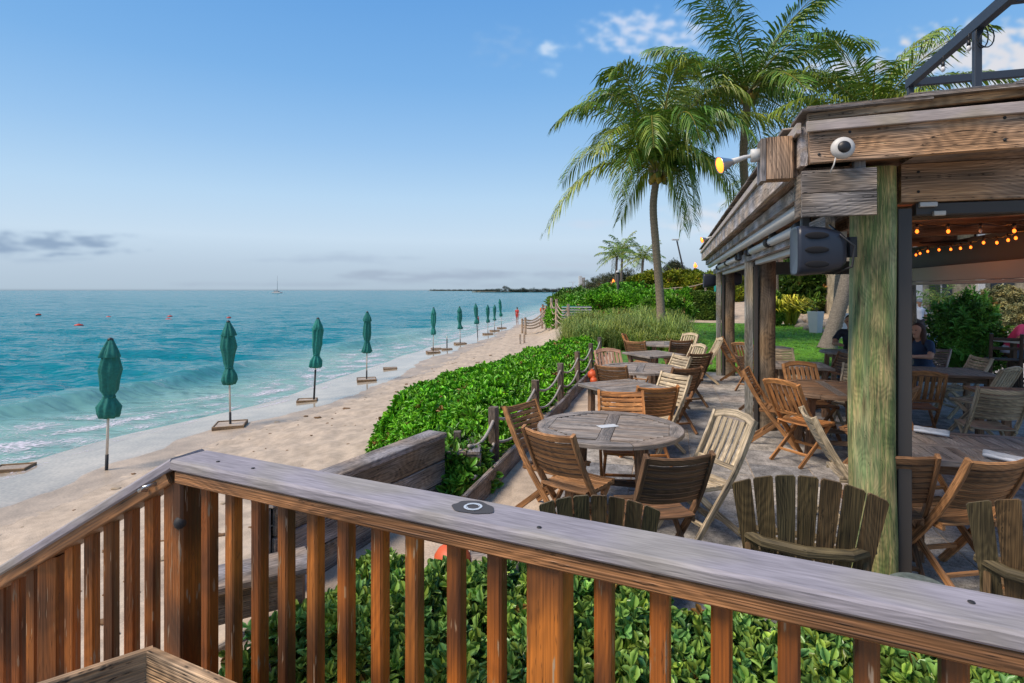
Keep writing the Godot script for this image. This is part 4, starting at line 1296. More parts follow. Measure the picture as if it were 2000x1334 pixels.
	for k in 2:
		for i in 26:
			var f := i / 26.0
			var g := (i + 1) / 26.0
			var at := func(q: float, r: float) -> Vector3:
				var a := PI * 1.75 * q + k * PI + 0.4
				var rad := lerpf(0.027, 0.017, q) + r
				return Vector3(cos(a) * rad, 0.001, sin(a) * rad * 0.95)
			var w0 := 0.0026 * sin(PI * f) + 0.0008
			var w1 := 0.0026 * sin(PI * g) + 0.0008
			quad(sw, at.call(f, -w0), at.call(f, w0), at.call(g, w1), at.call(g, -w1))
	obj("painted_swirl", done(sw), mat(Color(0.50, 0.56, 0.62), 0.6), o, Transform3D(turn, e + Vector3(0, 0.001, 0)))
	# low wooden kerb inside the corner
	var kb := thing("wooden_kerb", "pale brown boxed wooden kerb joining at a mitred corner behind the railing", "kerb", Vector3(-1.2, 0.26, -1.86))
	var k0 := Vector3(0, 0.46, 0)
	obj("kerb_board", bar(k0 + dir * 0.012 - Vector3(0, 0.09, 0), k0 + dir * 1.1 - Vector3(0, 0.09, 0), 0.03, 0.18, across, 0.005), M["kerb"], kb)
	var lf := Vector3(-0.55, 0, 0.42).normalized()
	obj("kerb_board", bar(k0 - lf * 0.012 - Vector3(0, 0.092, 0), k0 + lf * 0.9 - Vector3(0, 0.092, 0), 0.03, 0.18, Vector3(lf.z, 0, -lf.x), 0.005), M["kerb"], kb)
	obj("kerb_back", bar(Vector3(0, 0.14, 0) + dir * 0.02, Vector3(0, 0.14, 0) + dir * 1.1, 0.024, 0.28, across), M["kerb"], kb)
	obj("kerb_back", bar(Vector3(0, 0.14, 0) + lf * 0.03, Vector3(0, 0.14, 0) + lf * 0.9, 0.024, 0.28, Vector3(lf.z, 0, -lf.x)), M["kerb"], kb)
	# the deck the photographer stands on
	var dk := Node3D.new()
	dk.name = "deck"
	add_child(dk)
	dk.set_meta("kind", "structure")
	for i in 16:
		var q := dir * (i * 0.142 - 0.0)
		obj("deck_board", bar(C + q + Vector3(0.08, 0.24, 0.06) + across * 0.0 - across * -0.09, C + q + Vector3(0.08, 0.24, 0.06) + across * 2.4, 0.136, 0.03, dir), pick(M["plank"]), dk)

# ---------------------------------------------------------------- the weathered beach stair beside the hedge
func build_stair() -> void:
	var a := Vector3(-0.72, 0, -5.34)
	var b := Vector3(-1.60, 0, -3.66)
	var o := thing("stair_wall", "weathered grey plank wall of the beach stair with heavy top board", "stair wall", a)
	var d := (b - a).normalized()
	var n := Vector3(-d.z, 0, d.x)
	if n.x < 0: n = -n
	var L := a.distance_to(b)
	obj("cap_board", bar(Vector3(0, 0.535, 0) - d * 0.02, d * (L + 0.03) + Vector3(0, 0.535, 0), 0.215, 0.05, n, 0.008), M["plank"][2], o)
	for s in [-1.0, 1.0]:
		for i in 4:
			var y := 0.415 - i * 0.205
			obj("plank", bar(n * 0.085 * s + Vector3(0, y, 0), n * 0.085 * s + d * (L + rng.randf_range(-0.01, 0.01)) + Vector3(0, y, 0), 0.195, 0.032, Vector3.UP, 0.006), M["plank"][(i + (1 if s > 0 else 0)) % 3], o)
	obj("end_board", bar(Vector3(0, -0.3, 0) - d * 0.012, Vector3(0, 0.508, 0) - d * 0.012, 0.13, 0.026, n), M["plank"][1], o)
	obj("end_board", bar(d * (L + 0.035) + Vector3(0, -0.75, 0), d * (L + 0.035) + Vector3(0, 0.51, 0), 0.14, 0.04, n), M["plank"][2], o)
	for k in [0.15, 0.9]: obj("post", bar(d * L * k + Vector3(0, -0.95, 0), d * L * k + Vector3(0, 0.508, 0), 0.09, 0.09, n), M["plank"][1], o)
	var f := thing("water_pipe", "short bent beige pipe fixed to the grey plank wall", "pipe", a + d * (L - 0.22) + n * 0.125)
	obj("pipe", tube([Vector3(0, -0.22, 0), Vector3(0, 0.0, 0), Vector3(0.006, 0.05, 0.01), Vector3(-0.03, 0.085, 0.01)], [0.012], 10), M["pvc"], f)
	obj("coupling", tube([Vector3(0, -0.13, 0), Vector3(0, -0.01, 0)], [0.017], 10), M["white"], f)
	obj("tap", ball(Vector3(0.02, 0.02, 0.02), 0.2), M["steel"], f, Transform3D(Basis(), Vector3(0, -0.22, 0)))
	var t := thing("stair_tread", "grey wooden tread at the foot of the plank wall", "stair tread", P(485, 1112, 3.3) + Vector3(0, -0.25, 0))
	var td := Vector3(-0.72, 0, 0.42).normalized()
	obj("tread_board", bar(-td * 0.34 + Vector3(0, 0.23, 0), td * 0.30 + Vector3(0, 0.23, 0), 0.30, 0.045, Vector3(td.z, 0, -td.x), 0.008), M["plank"][2], t)
	obj("riser", bar(-td * 0.32 + Vector3(0, 0.10, 0.06), td * 0.27 + Vector3(0, 0.10, 0.06), 0.2, 0.03, Vector3.UP), M["plank"][1], t)
	obj("stringer", bar(-td * 0.30 + Vector3(0.03, -0.06, 0.10), td * 0.25 + Vector3(0.03, -0.24, 0.10), 0.20, 0.03, Vector3.UP), M["plank"][0], t)
	for q in [-0.28, 0.26]: obj("leg", bar(td * q + Vector3(0, -0.9, 0), td * q + Vector3(0, 0.20, 0), 0.06, 0.06, Vector3.RIGHT), M["rope_post"], t)
	var c := thing("plank_box", "low grey plank box at the end of the stair wall", "box", Vector3(-0.50, 0, -5.62))
	for i in 2:
		obj("plank", bar(Vector3(-0.17, 0.24 - i * 0.17, 0.19), Vector3(0.17, 0.24 - i * 0.17, 0.19), 0.16, 0.03, Vector3.UP), M["plank"][i], c)
		for s in [-1.0, 1.0]: obj("plank", bar(Vector3(0.185 * s, 0.24 - i * 0.17, -0.36), Vector3(0.185 * s, 0.24 - i * 0.17, 0.205), 0.16, 0.03, Vector3.UP), M["plank"][2 - i], c)
	for i in 3: obj("top_board", bar(Vector3(-0.13 + i * 0.13, 0.335, -0.36), Vector3(-0.13 + i * 0.13, 0.335, 0.21), 0.122, 0.026, Vector3.RIGHT), M["plank"][2], c)
	obj("stub_post", bar(Vector3(-0.05, 0.35, -0.05), Vector3(-0.05, 0.48, -0.05), 0.07, 0.07, Vector3.RIGHT), M["plank"][1], c)

func build_fence() -> void:
	var o := thing("rope_fence", "rope fence of dark posts between the patio and the leafy hedge", "fence", Q(-1.83, 5.8), THETA)
	var L := func(s: float, y: float) -> Vector3: return Vector3(0, y, -(s - 5.8))
	var ss := [5.8, 7.7, 9.6, 11.5, 13.4, 15.2]
	for s in ss:
		var tilt := Vector3(rng.randf_range(-0.02, 0.02), 0, rng.randf_range(-0.02, 0.02))
		obj("post", bar(L.call(s, -0.3), L.call(s, 0.64) + tilt, 0.10, 0.10, Vector3.RIGHT, 0.02), M["rope_post"], o)
	for i in ss.size() - 1:
		obj("rope", rope_run(L.call(ss[i], 0.53), L.call(ss[i + 1], 0.53), 0.16, 0.017), M["rope"], o)
		obj("rope", rope_run(L.call(ss[i], 0.27), L.call(ss[i + 1], 0.27), 0.15, 0.017), M["rope"], o)
	var q := Transform3D(Basis(Vector3.UP, THETA), Q(-1.83, 5.8)).affine_inverse() * Vector3(-0.42, 0.28, -5.50)
	obj("rope", rope_run(L.call(5.8, 0.53), q + Vector3(0, 0.10, 0), 0.10, 0.018), M["rope"], o)
	obj("rope", rope_run(L.call(5.8, 0.27), q + Vector3(0.12, -0.14, 0.2), 0.05, 0.018), M["rope"], o)
	var e := thing("timber_edging", "weathered grey edging boards along the sandy side of the patio", "edging", Q(-1.66, 4.4), THETA)
	for i in 4:
		obj("edging_board", bar(Vector3(0.02 * (i % 2), 0.06, -i * 2.45), Vector3(0.02 * (i % 2), 0.05, -i * 2.45 - 2.43), 0.05, 0.26, Vector3.RIGHT, 0.008), M["edging"], e)

func build_patio() -> void:
	var o := Node3D.new()
	o.name = "patio_floor"
	add_child(o)
	o.set_meta("kind", "structure")
	o.position = Q(0, 0)
	o.rotation.y = THETA
	obj("grout_bed", block(Vector3(3.2, -0.036, -8.0), Vector3(8.40, 0.06, 12.0), 0.002), M["grout"], o)
	var meshes := []
	for i in 3: meshes.append(block(Vector3.ZERO, Vector3(0.586, 0.05, 0.586), 0.006))
	var n := 0
	for i in 14:
		for j in 20:
			var t := -0.985 + 0.3 + i * 0.6
			var s := 2.35 + j * 0.6 - (0.2 if i % 2 else 0.0)
			if s > 13.7 or n >= 300: continue
			var p := Q(t, s)
			if 1000.0 + F * p.x / -p.z > 2250.0: continue
			n += 1
			obj("paver", meshes[rng.randi() % 3], pick(M["paver"]), o, Transform3D(Basis(Vector3(rng.randf_range(-1, 1), 0, rng.randf_range(-1, 1)).normalized(), rng.randf() * 0.004), Vector3(t, -0.025 + rng.randf_range(-0.0015, 0.0015), -s)))

# ---------------------------------------------------------------- the pavilion
func build_pavilion() -> void:
	var o := thing("bar_pavilion", "open timber pavilion with green stained posts and shingled roof edge", "pavilion", Q(1.22, 4.03), THETA)
	var L := func(t: float, s: float, y: float) -> Vector3: return Vector3(t - 1.22, y, -(s - 4.03))
	var post := func(t: float, s: float, r: float, m: Material, h := 2.66):
		var prof := []
		for i in 9: prof.append(Vector2(r * (1.0 + 0.015 * sin(i * 1.7)), h * i / 8.0))
		var st := begin(false)
		var pts := []
		var rad := []
		for i in 9:
			pts.append(Vector3(0.006 * sin(i * 0.9 + t), maxf(h * i / 8.0, 0.002), 0.004 * cos(i * 1.3)))
			rad.append(r * (1.03 - 0.05 * i / 8.0) * (1.0 + 0.012 * sin(i * 2.1)))
		# uv: once around = one tile, 2.6 m = one tile
		for k in 8:
			for i in 28:
				var a := TAU * i / 28
				var b := TAU * (i + 1) / 28
				var at := func(q: int, ang: float) -> Vector3:
					var sq: float = rad[q] / pow(pow(absf(cos(ang)), 3.0) + pow(absf(sin(ang)), 3.0), 1.0 / 3.0)
					return pts[q] + Vector3(cos(ang) * sq, 0, sin(ang) * sq)
				quad(st, at.call(k, a), at.call(k + 1, a), at.call(k + 1, b), at.call(k, b), Vector2(i / 28.0, -k / 8.0), Vector2(i / 28.0, -(k + 1) / 8.0), Vector2((i + 1) / 28.0, -(k + 1) / 8.0), Vector2((i + 1) / 28.0, -k / 8.0))
		obj("post", done(st), m, o, Transform3D(Basis(), L.call(t, s, 0.0)))
	post.call(1.22, 4.03, 0.120, M["greenpost"])
	for s in [8.38, 13.45]:
		post.call(1.26, s, 0.115, M["darkpost"], 2.3)
		obj("post_board", bar(L.call(1.03, s - 0.06, 0.002), L.call(1.03, s - 0.06, 2.28), 0.10, 0.09, Vector3.RIGHT), M["palepost"], o)
		obj("shade_track", bar(L.call(1.115, s - 0.09, 0.004), L.call(1.115, s - 0.09, 2.28), 0.05, 0.06, Vector3.RIGHT), M["charcoal"], o)
	for q in [[4.35, 12.3], [4.35, 4.6]]: post.call(q[0], q[1], 0.10, M["darkpost"], 2.3)
	obj("shade_track", bar(L.call(1.382, 4.0, 0.002), L.call(1.382, 4.0, 2.40), 0.076, 0.05, Vector3.RIGHT), M["charcoal"], o)
	# front (towards the camera): fascia, drip board, header, shade rail
	var rise := 0.023
	obj("fascia_board", bar(L.call(0.79, 3.70, 2.765), L.call(4.75, 3.70, 2.765 + rise * 3.95), 0.232, 0.04, Vector3.UP), M["fascia"], o)
	obj("drip_board", bar(L.call(0.77, 3.665, 2.862), L.call(4.75, 3.665, 2.862 + rise * 3.95), 0.062, 0.025, Vector3.UP), M["trim"], o)
	obj("roof_batten", bar(L.call(0.78, 3.69, 2.918), L.call(4.75, 3.69, 2.918 + (rise + 0.03) * 3.95), 0.05, 0.05, Vector3.UP), M["kerb"], o)
	obj("soffit_board", bar(L.call(1.36, 3.86, 2.69), L.call(4.7, 3.86, 2.69), 0.03, 0.26, Vector3.UP), M["fascia2"], o)
	obj("header_beam", bar(L.call(1.36, 4.02, 2.555), L.call(4.6, 4.02, 2.555), 0.235, 0.10, Vector3.UP), M["fascia"], o)
	obj("shade_rail", bar(L.call(1.445, 4.02, 2.395), L.call(4.3, 4.02, 2.395), 0.07, 0.07, Vector3.UP), M["charcoal"], o)
	obj("shade_clip", block(L.call(1.50, 3.97, 2.42), Vector3(0.09, 0.028, 0.03)), M["white"], o)
	obj("shade_clip", block(L.call(1.56, 3.975, 2.365), Vector3(0.06, 0.028, 0.03)), M["pole"], o)
	# sea side: fascia, drip board, gutter boards, shade rollers, beam
	obj("fascia_board", bar(L.call(0.77, 3.73, 2.765), L.call(0.77, 15.1, 2.765), 0.04, 0.235, Vector3.RIGHT), M["fascia_pale"], o)
	obj("drip_board", bar(L.call(0.735, 3.70, 2.868), L.call(0.735, 15.12, 2.868), 0.026, 0.062, Vector3.RIGHT), M["trim"], o)
	obj("soffit_board", bar(L.call(0.93, 3.9, 2.655), L.call(0.93, 15.0, 2.655), 0.28, 0.02, Vector3.RIGHT), M["fascia2"], o)
	obj("gutter_board", bar(L.call(0.87, 3.95, 2.585), L.call(0.87, 15.0, 2.585), 0.05, 0.10, Vector3.RIGHT), M["fascia_pale"], o)
	obj("roller_tube", tube([L.call(0.93, 3.98, 2.505), L.call(0.93, 14.9, 2.505)], [0.05], 14), M["housing"], o)
	obj("roller_cap", tube([L.call(0.93, 3.95, 2.505), L.call(0.93, 3.979, 2.505)], [0.058], 14), M["housing_dark"], o)
	obj("side_beam", bar(L.call(1.22, 4.2, 2.44), L.call(1.22, 14.9, 2.44), 0.10, 0.24, Vector3.RIGHT), M["fascia2"], o)
	obj("lower_beam", bar(L.call(1.05, 4.3, 2.36), L.call(1.05, 14.9, 2.36), 0.06, 0.12, Vector3.RIGHT), M["fascia_pale"], o)
	for r in [[4.35, 8.2], [8.6, 13.2]]:
		obj("shade_housing", bar(L.call(1.13, r[0], 2.275), L.call(1.13, r[1], 2.275), 0.07, 0.06, Vector3.RIGHT), M["housing"], o)
		obj("rolled_shade", tube([L.call(1.0, r[0] + 0.6, 2.40), L.call(1.0, r[1] - 0.4, 2.40)], [0.042], 12), M["housing"], o)
		for s in [r[0] + 0.45, (r[0] + r[1]) / 2, r[1] - 0.3]:
			obj("bracket", block(L.call(1.0, s, 2.43), Vector3(0.07, 0.13, 0.05), 0.01), M["housing_dark"], o)
			obj("motor", tube([L.call(0.99, s + 0.06, 2.40), L.call(0.99, s + 0.22, 2.40)], [0.05], 10), M["blackmatte"], o)
	# end and far side
	obj("end_header", bar(L.call(1.2, 14.6, 2.42), L.call(4.4, 14.6, 2.42), 0.30, 0.1, Vector3.UP), M["housing_dark"], o)
	obj("far_header", bar(L.call(4.4, 3.9, 2.50), L.call(4.4, 15.0, 2.50), 0.10, 0.40, Vector3.RIGHT), M["housing_dark"], o)
	obj("far_shade_housing", bar(L.call(4.3, 4.2, 2.175), L.call(4.3, 14.8, 2.175), 0.12, 0.24, Vector3.RIGHT), M["housing"], o)
	obj("far_shade_lip", bar(L.call(4.27, 4.2, 2.02), L.call(4.27, 14.8, 2.02), 0.16, 0.05, Vector3.RIGHT), M["farwhite"], o)
	# ceiling planks, rafters and the roof above
	for i in 30:
		var s := 4.05 + i * 0.365
		obj("ceiling_plank", bar(L.call(1.1, s, 2.70), L.call(4.6, s, 2.82), 0.36, 0.02, Vector3.BACK), M["ceiling"], o)
	for s in [6.2, 8.4, 10.6, 12.8]:
		obj("rafter", bar(L.call(1.3, s, 2.60), L.call(4.4, s, 2.70), 0.07, 0.14, Vector3.BACK), M["darkpost"], o)
	obj("roof_deck", bar(L.call(0.8, 9.4, 2.925), L.call(4.85, 9.4, 3.148), 11.3, 0.05, Vector3.BACK), M["shingle"][0], o)
	for i in 7:     # shingle courses seen end-on along the front edge, each lapping the one below
		var t := 0.74 + i * 0.52
		var y := 2.955 + i * 0.0285
		obj("shingle", bar(L.call(t, 3.80, y), L.call(t + 0.66, 3.80, y + 0.012), 0.34, 0.016, Vector3.BACK, 0.003), M["shingle"][i % 3], o)
		obj("shingle", bar(L.call(t + 0.03, 3.80, y + 0.014), L.call(t + 0.60, 3.80, y + 0.026), 0.33, 0.012, Vector3.BACK, 0.003), M["shingle"][(i + 1) % 3], o)
	for i in 38:     # and along the sea-side eave
		var s := 4.0 + i * 0.295
		obj("shingle", bar(L.call(0.70, s + 0.15, 2.945 + 0.004 * (i % 2)), L.call(1.25, s + 0.15, 2.975 + 0.004 * (i % 2)), 0.285, 0.016, Vector3.BACK, 0.003), M["shingle"][rng.randi() % 3], o)
	# bolt heads in the beams and the fascia
	for q in [[1.45, 3.972, 2.62], [1.45, 3.972, 2.50], [2.4, 3.972, 2.55], [1.0, 3.682, 2.70], [1.0, 3.682, 2.82], [1.75, 3.682, 2.72], [1.75, 3.682, 2.84], [0.84, 3.682, 2.70]]:
		obj("bolt", ball(Vector3(0.009, 0.009, 0.006), 0.0, 10), M["blackmatte"], o, Transform3D(Basis(), L.call(q[0], q[1] - 0.003, q[2])))
	# boxed boards over the loudspeaker
	var bx := thing("board_box", "two grey weathered boards boxed in front of the green post top", "box", P(1637, 376, 3.30), THETA)
	obj("board", bar(Vector3(-0.195, 0.068, 0.0), Vector3(0.195, 0.068, 0.0), 0.133, 0.03, Vector3.UP), M["plank"][2], bx)
	obj("board", bar(Vector3(-0.195, -0.070, 0.0), Vector3(0.195, -0.070, 0.0), 0.137, 0.03, Vector3.UP), M["plank"][0], bx)
	obj("side_board", bar(Vector3(-0.18, 0.0, -0.02), Vector3(-0.18, 0.0, -0.20), 0.03, 0.26, Vector3.RIGHT), M["plank"][1], bx)
	obj("batten", bar(Vector3(0.12, -0.12, -0.045), Vector3(0.12, 0.25, -0.045), 0.06, 0.05, Vector3.RIGHT), M["plank"][1], bx)
	var sp := thing("loudspeaker", "large black loudspeaker with three slots on the green post", "loudspeaker", P(1603, 490, 3.42), THETA)
	speaker_parts(sp, 1.0, true)
	obj("cable", tube([Vector3(0.06, 0.16, -0.05), Vector3(0.09, 0.08, 0.09), Vector3(0.16, 0.02, 0.08), Vector3(0.15, -0.10, 0.07), Vector3(0.06, -0.14, 0.02)], [0.007], 6), M["black"], sp)
	for q in [[1388, 548, 13.2, "small black loudspeaker on the end of the pavilion eave"], [1436, 545, 12.6, "small black loudspeaker hung inside the far pavilion post"]]:
		var s2 := thing("loudspeaker", q[3], "loudspeaker", P(q[0], q[1], q[2]), THETA)
		s2.scale = Vector3.ONE * 1.1
		speaker_parts(s2, 1.0, false)
	var cam := thing("security_camera", "white round security camera on the front fascia board", "camera", L_world(L.call(1.0 + 0.02, 3.66, 2.775)), THETA)
	cam.position = P(1645, 290, 3.235)
	var q := Basis(Vector3.RIGHT, PI / 2)
	obj("housing", lathe([Vector2(0.0, 0.0), Vector2(0.062, 0.0), Vector2(0.062, 0.018), Vector2(0.05, 0.036), Vector2(0.034, 0.04)], 28), M["white"], cam, Transform3D(q, Vector3.ZERO))
	obj("lens", lathe([Vector2(0.034, 0.038), Vector2(0.03, 0.046), Vector2(0.012, 0.052), Vector2(0.0, 0.053)], 24), M["black"], cam, Transform3D(q, Vector3.ZERO))
	obj("cable", tube([Vector3(-0.035, -0.045, 0.01), Vector3(-0.045, -0.09, 0.012), Vector3(-0.06, -0.135, -0.01)], [0.004], 6), M["white"], cam)
func L_world(p: Vector3) -> Vector3: return Transform3D(Basis(Vector3.UP, THETA), Q(1.22, 4.03)) * p
func speaker_parts(sp: Node3D, k: float, full: bool) -> void:
	# cabinet: a tall flat face on the left tapering to the back on the right
	var st := begin(false)
	var sec := func(x: float, hy: float, hz: float) -> Array:
		var r := []
		for i in 20:
			var a := TAU * i / 20
			var c := cos(a)
			var s := sin(a)
			r.append(Vector3(x, signf(s) * pow(absf(s), 0.45) * hy, signf(c) * pow(absf(c), 0.45) * hz))
		return r
	var rings := [sec.call(-0.145, 0.135, 0.10), sec.call(-0.15, 0.148, 0.115), sec.call(-0.125, 0.152, 0.118), sec.call(0.0, 0.14, 0.105), sec.call(0.09, 0.115, 0.085), sec.call(0.125, 0.08, 0.06), sec.call(0.13, 0.04, 0.03)]
	for j in rings.size() - 1:
		for i in 20:
			quad(st, rings[j][i], rings[j + 1][i], rings[j + 1][(i + 1) % 20], rings[j][(i + 1) % 20])
	for i in 18: tri(st, rings[0][0], rings[0][i + 1], rings[0][i + 2])
	for i in 18: tri(st, rings[6][0], rings[6][i + 2], rings[6][i + 1])
	obj("cabinet", done(st), M["speaker"], sp)
	if not full: return
	for y in [0.085, 0.0, -0.085]:
		obj("slot", ball(Vector3(0.068, 0.021, 0.005), 0.0, 16), M["slot"], sp, Transform3D(Basis(Vector3.UP, 0.15), Vector3(-0.045, y, 0.114)))
	obj("mount_bracket", block(Vector3(0.17, 0.02, -0.02), Vector3(0.05, 0.12, 0.07), 0.01), M["blackmatte"], sp)
	obj("mount_arm", bar(Vector3(0.12, 0.0, -0.03), Vector3(0.19, 0.01, -0.04), 0.04, 0.03, Vector3.UP), M["blackmatte"], sp)
func flame_mat(c: Color, e: float) -> StandardMaterial3D:
	var m := StandardMaterial3D.new()
	m.albedo_color = Color(1, 0.7, 0.35)
	m.emission_enabled = true
	m.emission = c
	m.emission_energy_multiplier = e
	return m
func lamp_light(parent: Node3D, at: Vector3, e: float, r := 0.03) -> void:
	var l := OmniLight3D.new()
	l.name = "glow"
	l.light_color = Color(1.0, 0.52, 0.18)
	l.light_energy = e
	l.omni_range = 12.0
	l.omni_attenuation = 2.0
	l.light_size = r
	l.shadow_enabled = true
	parent.add_child(l, true)
	l.position = at
func build_lamps() -> void:
	var glow := flame_mat(Color(1.0, 0.42, 0.06), 1.5)
	for q in [[1520, 312, 3.55, 1.0, "lit spotlight on a wooden box at the near pavilion corner"], [1398, 466, 10.2, 1.0, "lit spotlight farther along the pavilion eave"]]:
		var near: bool = q[2] < 5.0
		var o := thing("spotlight", q[4], "spotlight", P(q[0], q[1], q[2]), THETA)
		if near:
			obj("wooden_box", bar(Vector3(0, -0.13, 0), Vector3(0, 0.13, 0), 0.155, 0.13, Vector3.RIGHT, 0.008), M["fascia"], o)
			obj("side_board", bar(Vector3(-0.095, -0.14, -0.02), Vector3(-0.095, 0.125, -0.02), 0.03, 0.17, Vector3.RIGHT), M["plank"][2], o)
			obj("side_board", bar(Vector3(0.10, -0.12, -0.03), Vector3(0.10, 0.10, -0.03), 0.035, 0.10, Vector3.RIGHT), M["fascia2"], o)
		var x0 := -0.11 if near else 0.0
		obj("mount", tube([Vector3(x0, 0.035, 0), Vector3(x0 - 0.05, 0.035, 0)], [0.042], 14), M["housing"], o)
		obj("neck", tube([Vector3(x0 - 0.05, 0.035, 0), Vector3(x0 - 0.09, 0.025, 0.01), Vector3(x0 - 0.17, -0.005, 0.03)], [0.010, 0.014, 0.022], 10), M["housing"], o)
		var d := Vector3(-0.9, -0.25, 0.35).normalized()
		var b := toward(d, 0, 1.0)
		var at := Vector3(x0 - 0.16, -0.003, 0.028)
		obj("lamp_head", lathe([Vector2(0.018, 0.0), Vector2(0.03, 0.03), Vector2(0.05, 0.085), Vector2(0.055, 0.095), Vector2(0.05, 0.092)], 22), M["steel"], o, Transform3D(b, at))
		obj("lit_bulb", lathe([Vector2(0.049, 0.090), Vector2(0.03, 0.099), Vector2(0.0, 0.102)], 22), glow, o, Transform3D(b, at))
		var l := SpotLight3D.new()
		l.name = "beam"
		l.light_color = Color(1.0, 0.6, 0.25)
		l.light_energy = 0.35
		l.spot_range = 14.0
		l.spot_attenuation = 2.0
		l.spot_angle = 50.0
		l.light_size = 0.04
		l.shadow_enabled = true
		o.add_child(l)
		l.position = at + d * 0.12
		l.basis = Basis.looking_at(d)
	# strings of bulbs under the ceiling
	var bulb := ball(Vector3(0.015, 0.02, 0.015), 0.0, 12)
	var warm := flame_mat(Color(1.0, 0.42, 0.12), 1.5)
	for run in [[[[1791, 452], [1852, 452], [1915, 451], [1981, 451], [2050, 449]], "string of warm bulbs nearer the pavilion front"], [[[1789, 498], [1797, 495], [1812, 491], [1834, 488], [1857, 487], [1876, 485], [1896, 483], [1921, 474], [1947, 474], [1969, 469], [1984, 465], [2020, 455]], "string of warm bulbs running down the long side of the ceiling"]]:
		var first := G_up(run[0][0][0], run[0][0][1], 2.47)
		var o := thing("string_lights", run[1], "string lights", first)
		var wire := []
		for i in run[0].size():
			var p := G_up(run[0][i][0], run[0][i][1], 2.47) - first
			wire.append(p + Vector3(0, 0.07, 0))
			if i > 0: wire.insert(wire.size() - 1, (wire[wire.size() - 2] + wire[wire.size() - 1]) * 0.5 - Vector3(0, 0.02, 0))
			var dead: bool = run[0].size() < 6 and i == 2
			var s := obj("socket", tube([p + Vector3(0, 0.03, 0), p + Vector3(0, 0.075, 0)], [0.014], 8), M["black"], o)
			obj("bulb", bulb, M["bulbglass"] if dead else warm, o, Transform3D(Basis(), p))
			if not dead: lamp_light(o, p, 0.004 if run[0].size() > 6 else 0.008)
		obj("wire", tube(wire, [0.006], 6), M["black"], o)
	var fan := thing("ceiling_fan", "dark ceiling fan with long blades under the pavilion roof", "ceiling fan", P(1905, 470, 8.6))
	obj("hub", lathe([Vector2(0, -0.08), Vector2(0.09, -0.06), Vector2(0.11, 0.0), Vector2(0.06, 0.06), Vector2(0.0, 0.07)], 16), M["black"], fan)
	obj("rod", tube([Vector3(0, 0.06, 0), Vector3(0, 0.25, 0)], [0.015], 8), M["black"], fan)
	for i in 4:
		var a := i * PI / 2 + 0.25
		var d := Vector3(cos(a), 0, sin(a))
		obj("blade", bar(d * 0.1, d * 0.72 + Vector3(0, -0.02, 0), 0.13, 0.012, Vector3(-d.z, 0.2, d.x)), M["blackmatte"], fan)
func G_up(px: float, py: float, h: float) -> Vector3: return P(px, py, F * (h - EYE) / (567.0 - py))

func build_roof_frame() -> void:
	var o := thing("roof_frame", "dark steel frame standing on the pavilion roof", "steel frame", Q(2.86, 3.9, 3.1), THETA)
	var L := func(t: float, s: float, y: float) -> Vector3: return Vector3(t - 2.86, y - 3.1, -(s - 3.9))
	var y := 4.42
	var t0 := 2.80
	obj("top_beam", bar(L.call(t0, 3.0, y), L.call(t0, 7.95, y), 0.075, 0.11, Vector3.RIGHT), M["steelblue"], o)
	for s in [7.9, 5.85]:
		obj("cross_beam", bar(L.call(t0 + 0.04, s, y), L.call(t0 + 1.9, s, y), 0.09, 0.06, Vector3.UP), M["steelblue"], o)
	for q in [[t0, 7.9], [t0, 6.35], [t0 + 1.2, 7.9], [t0 + 1.85, 7.9], [t0 + 1.85, 5.85]]:
		obj("upright", bar(L.call(q[0], q[1], 3.02 + 0.055 * (q[0] - 0.8)), L.call(q[0], q[1], y - 0.05), 0.06, 0.06, Vector3.RIGHT), M["steelblue"], o)
	for q in [[1892, 75], [1842, 118]]:
		var p := G_up(q[0], q[1] - 10, y - 0.06)
		var b := thing("hanging_bulb", "unlit bulb hanging from the dark roof frame", "bulb", p, 0.0, "unlit bulbs under the roof frame")
		obj("wire", tube([Vector3.ZERO, Vector3(0, -0.07, 0)], [0.004], 6), M["black"], b)
		obj("socket", tube([Vector3(0, -0.07, 0), Vector3(0, -0.12, 0)], [0.016], 8), M["black"], b)
		obj("bulb", ball(Vector3(0.022, 0.03, 0.022), 0.0, 10), M["bulbglass"], b, Transform3D(Basis(), Vector3(0, -0.145, 0)))
	var c := thing("cable_coil", "loose black cable loop hanging from the roof frame", "cable", P(1920, 45, 5.3))
	var loop := []
	for i in 25:
		var a := TAU * i / 24 * 1.6
		loop.append(Vector3(sin(a) * 0.075 + 0.02 * sin(a * 0.5), -0.12 + cos(a) * 0.115, 0.02 * sin(a * 0.7)))
	loop.append(Vector3(0.03, 0.02, 0))
	obj("cable", tube(loop, [0.006], 6), M["black"], c)

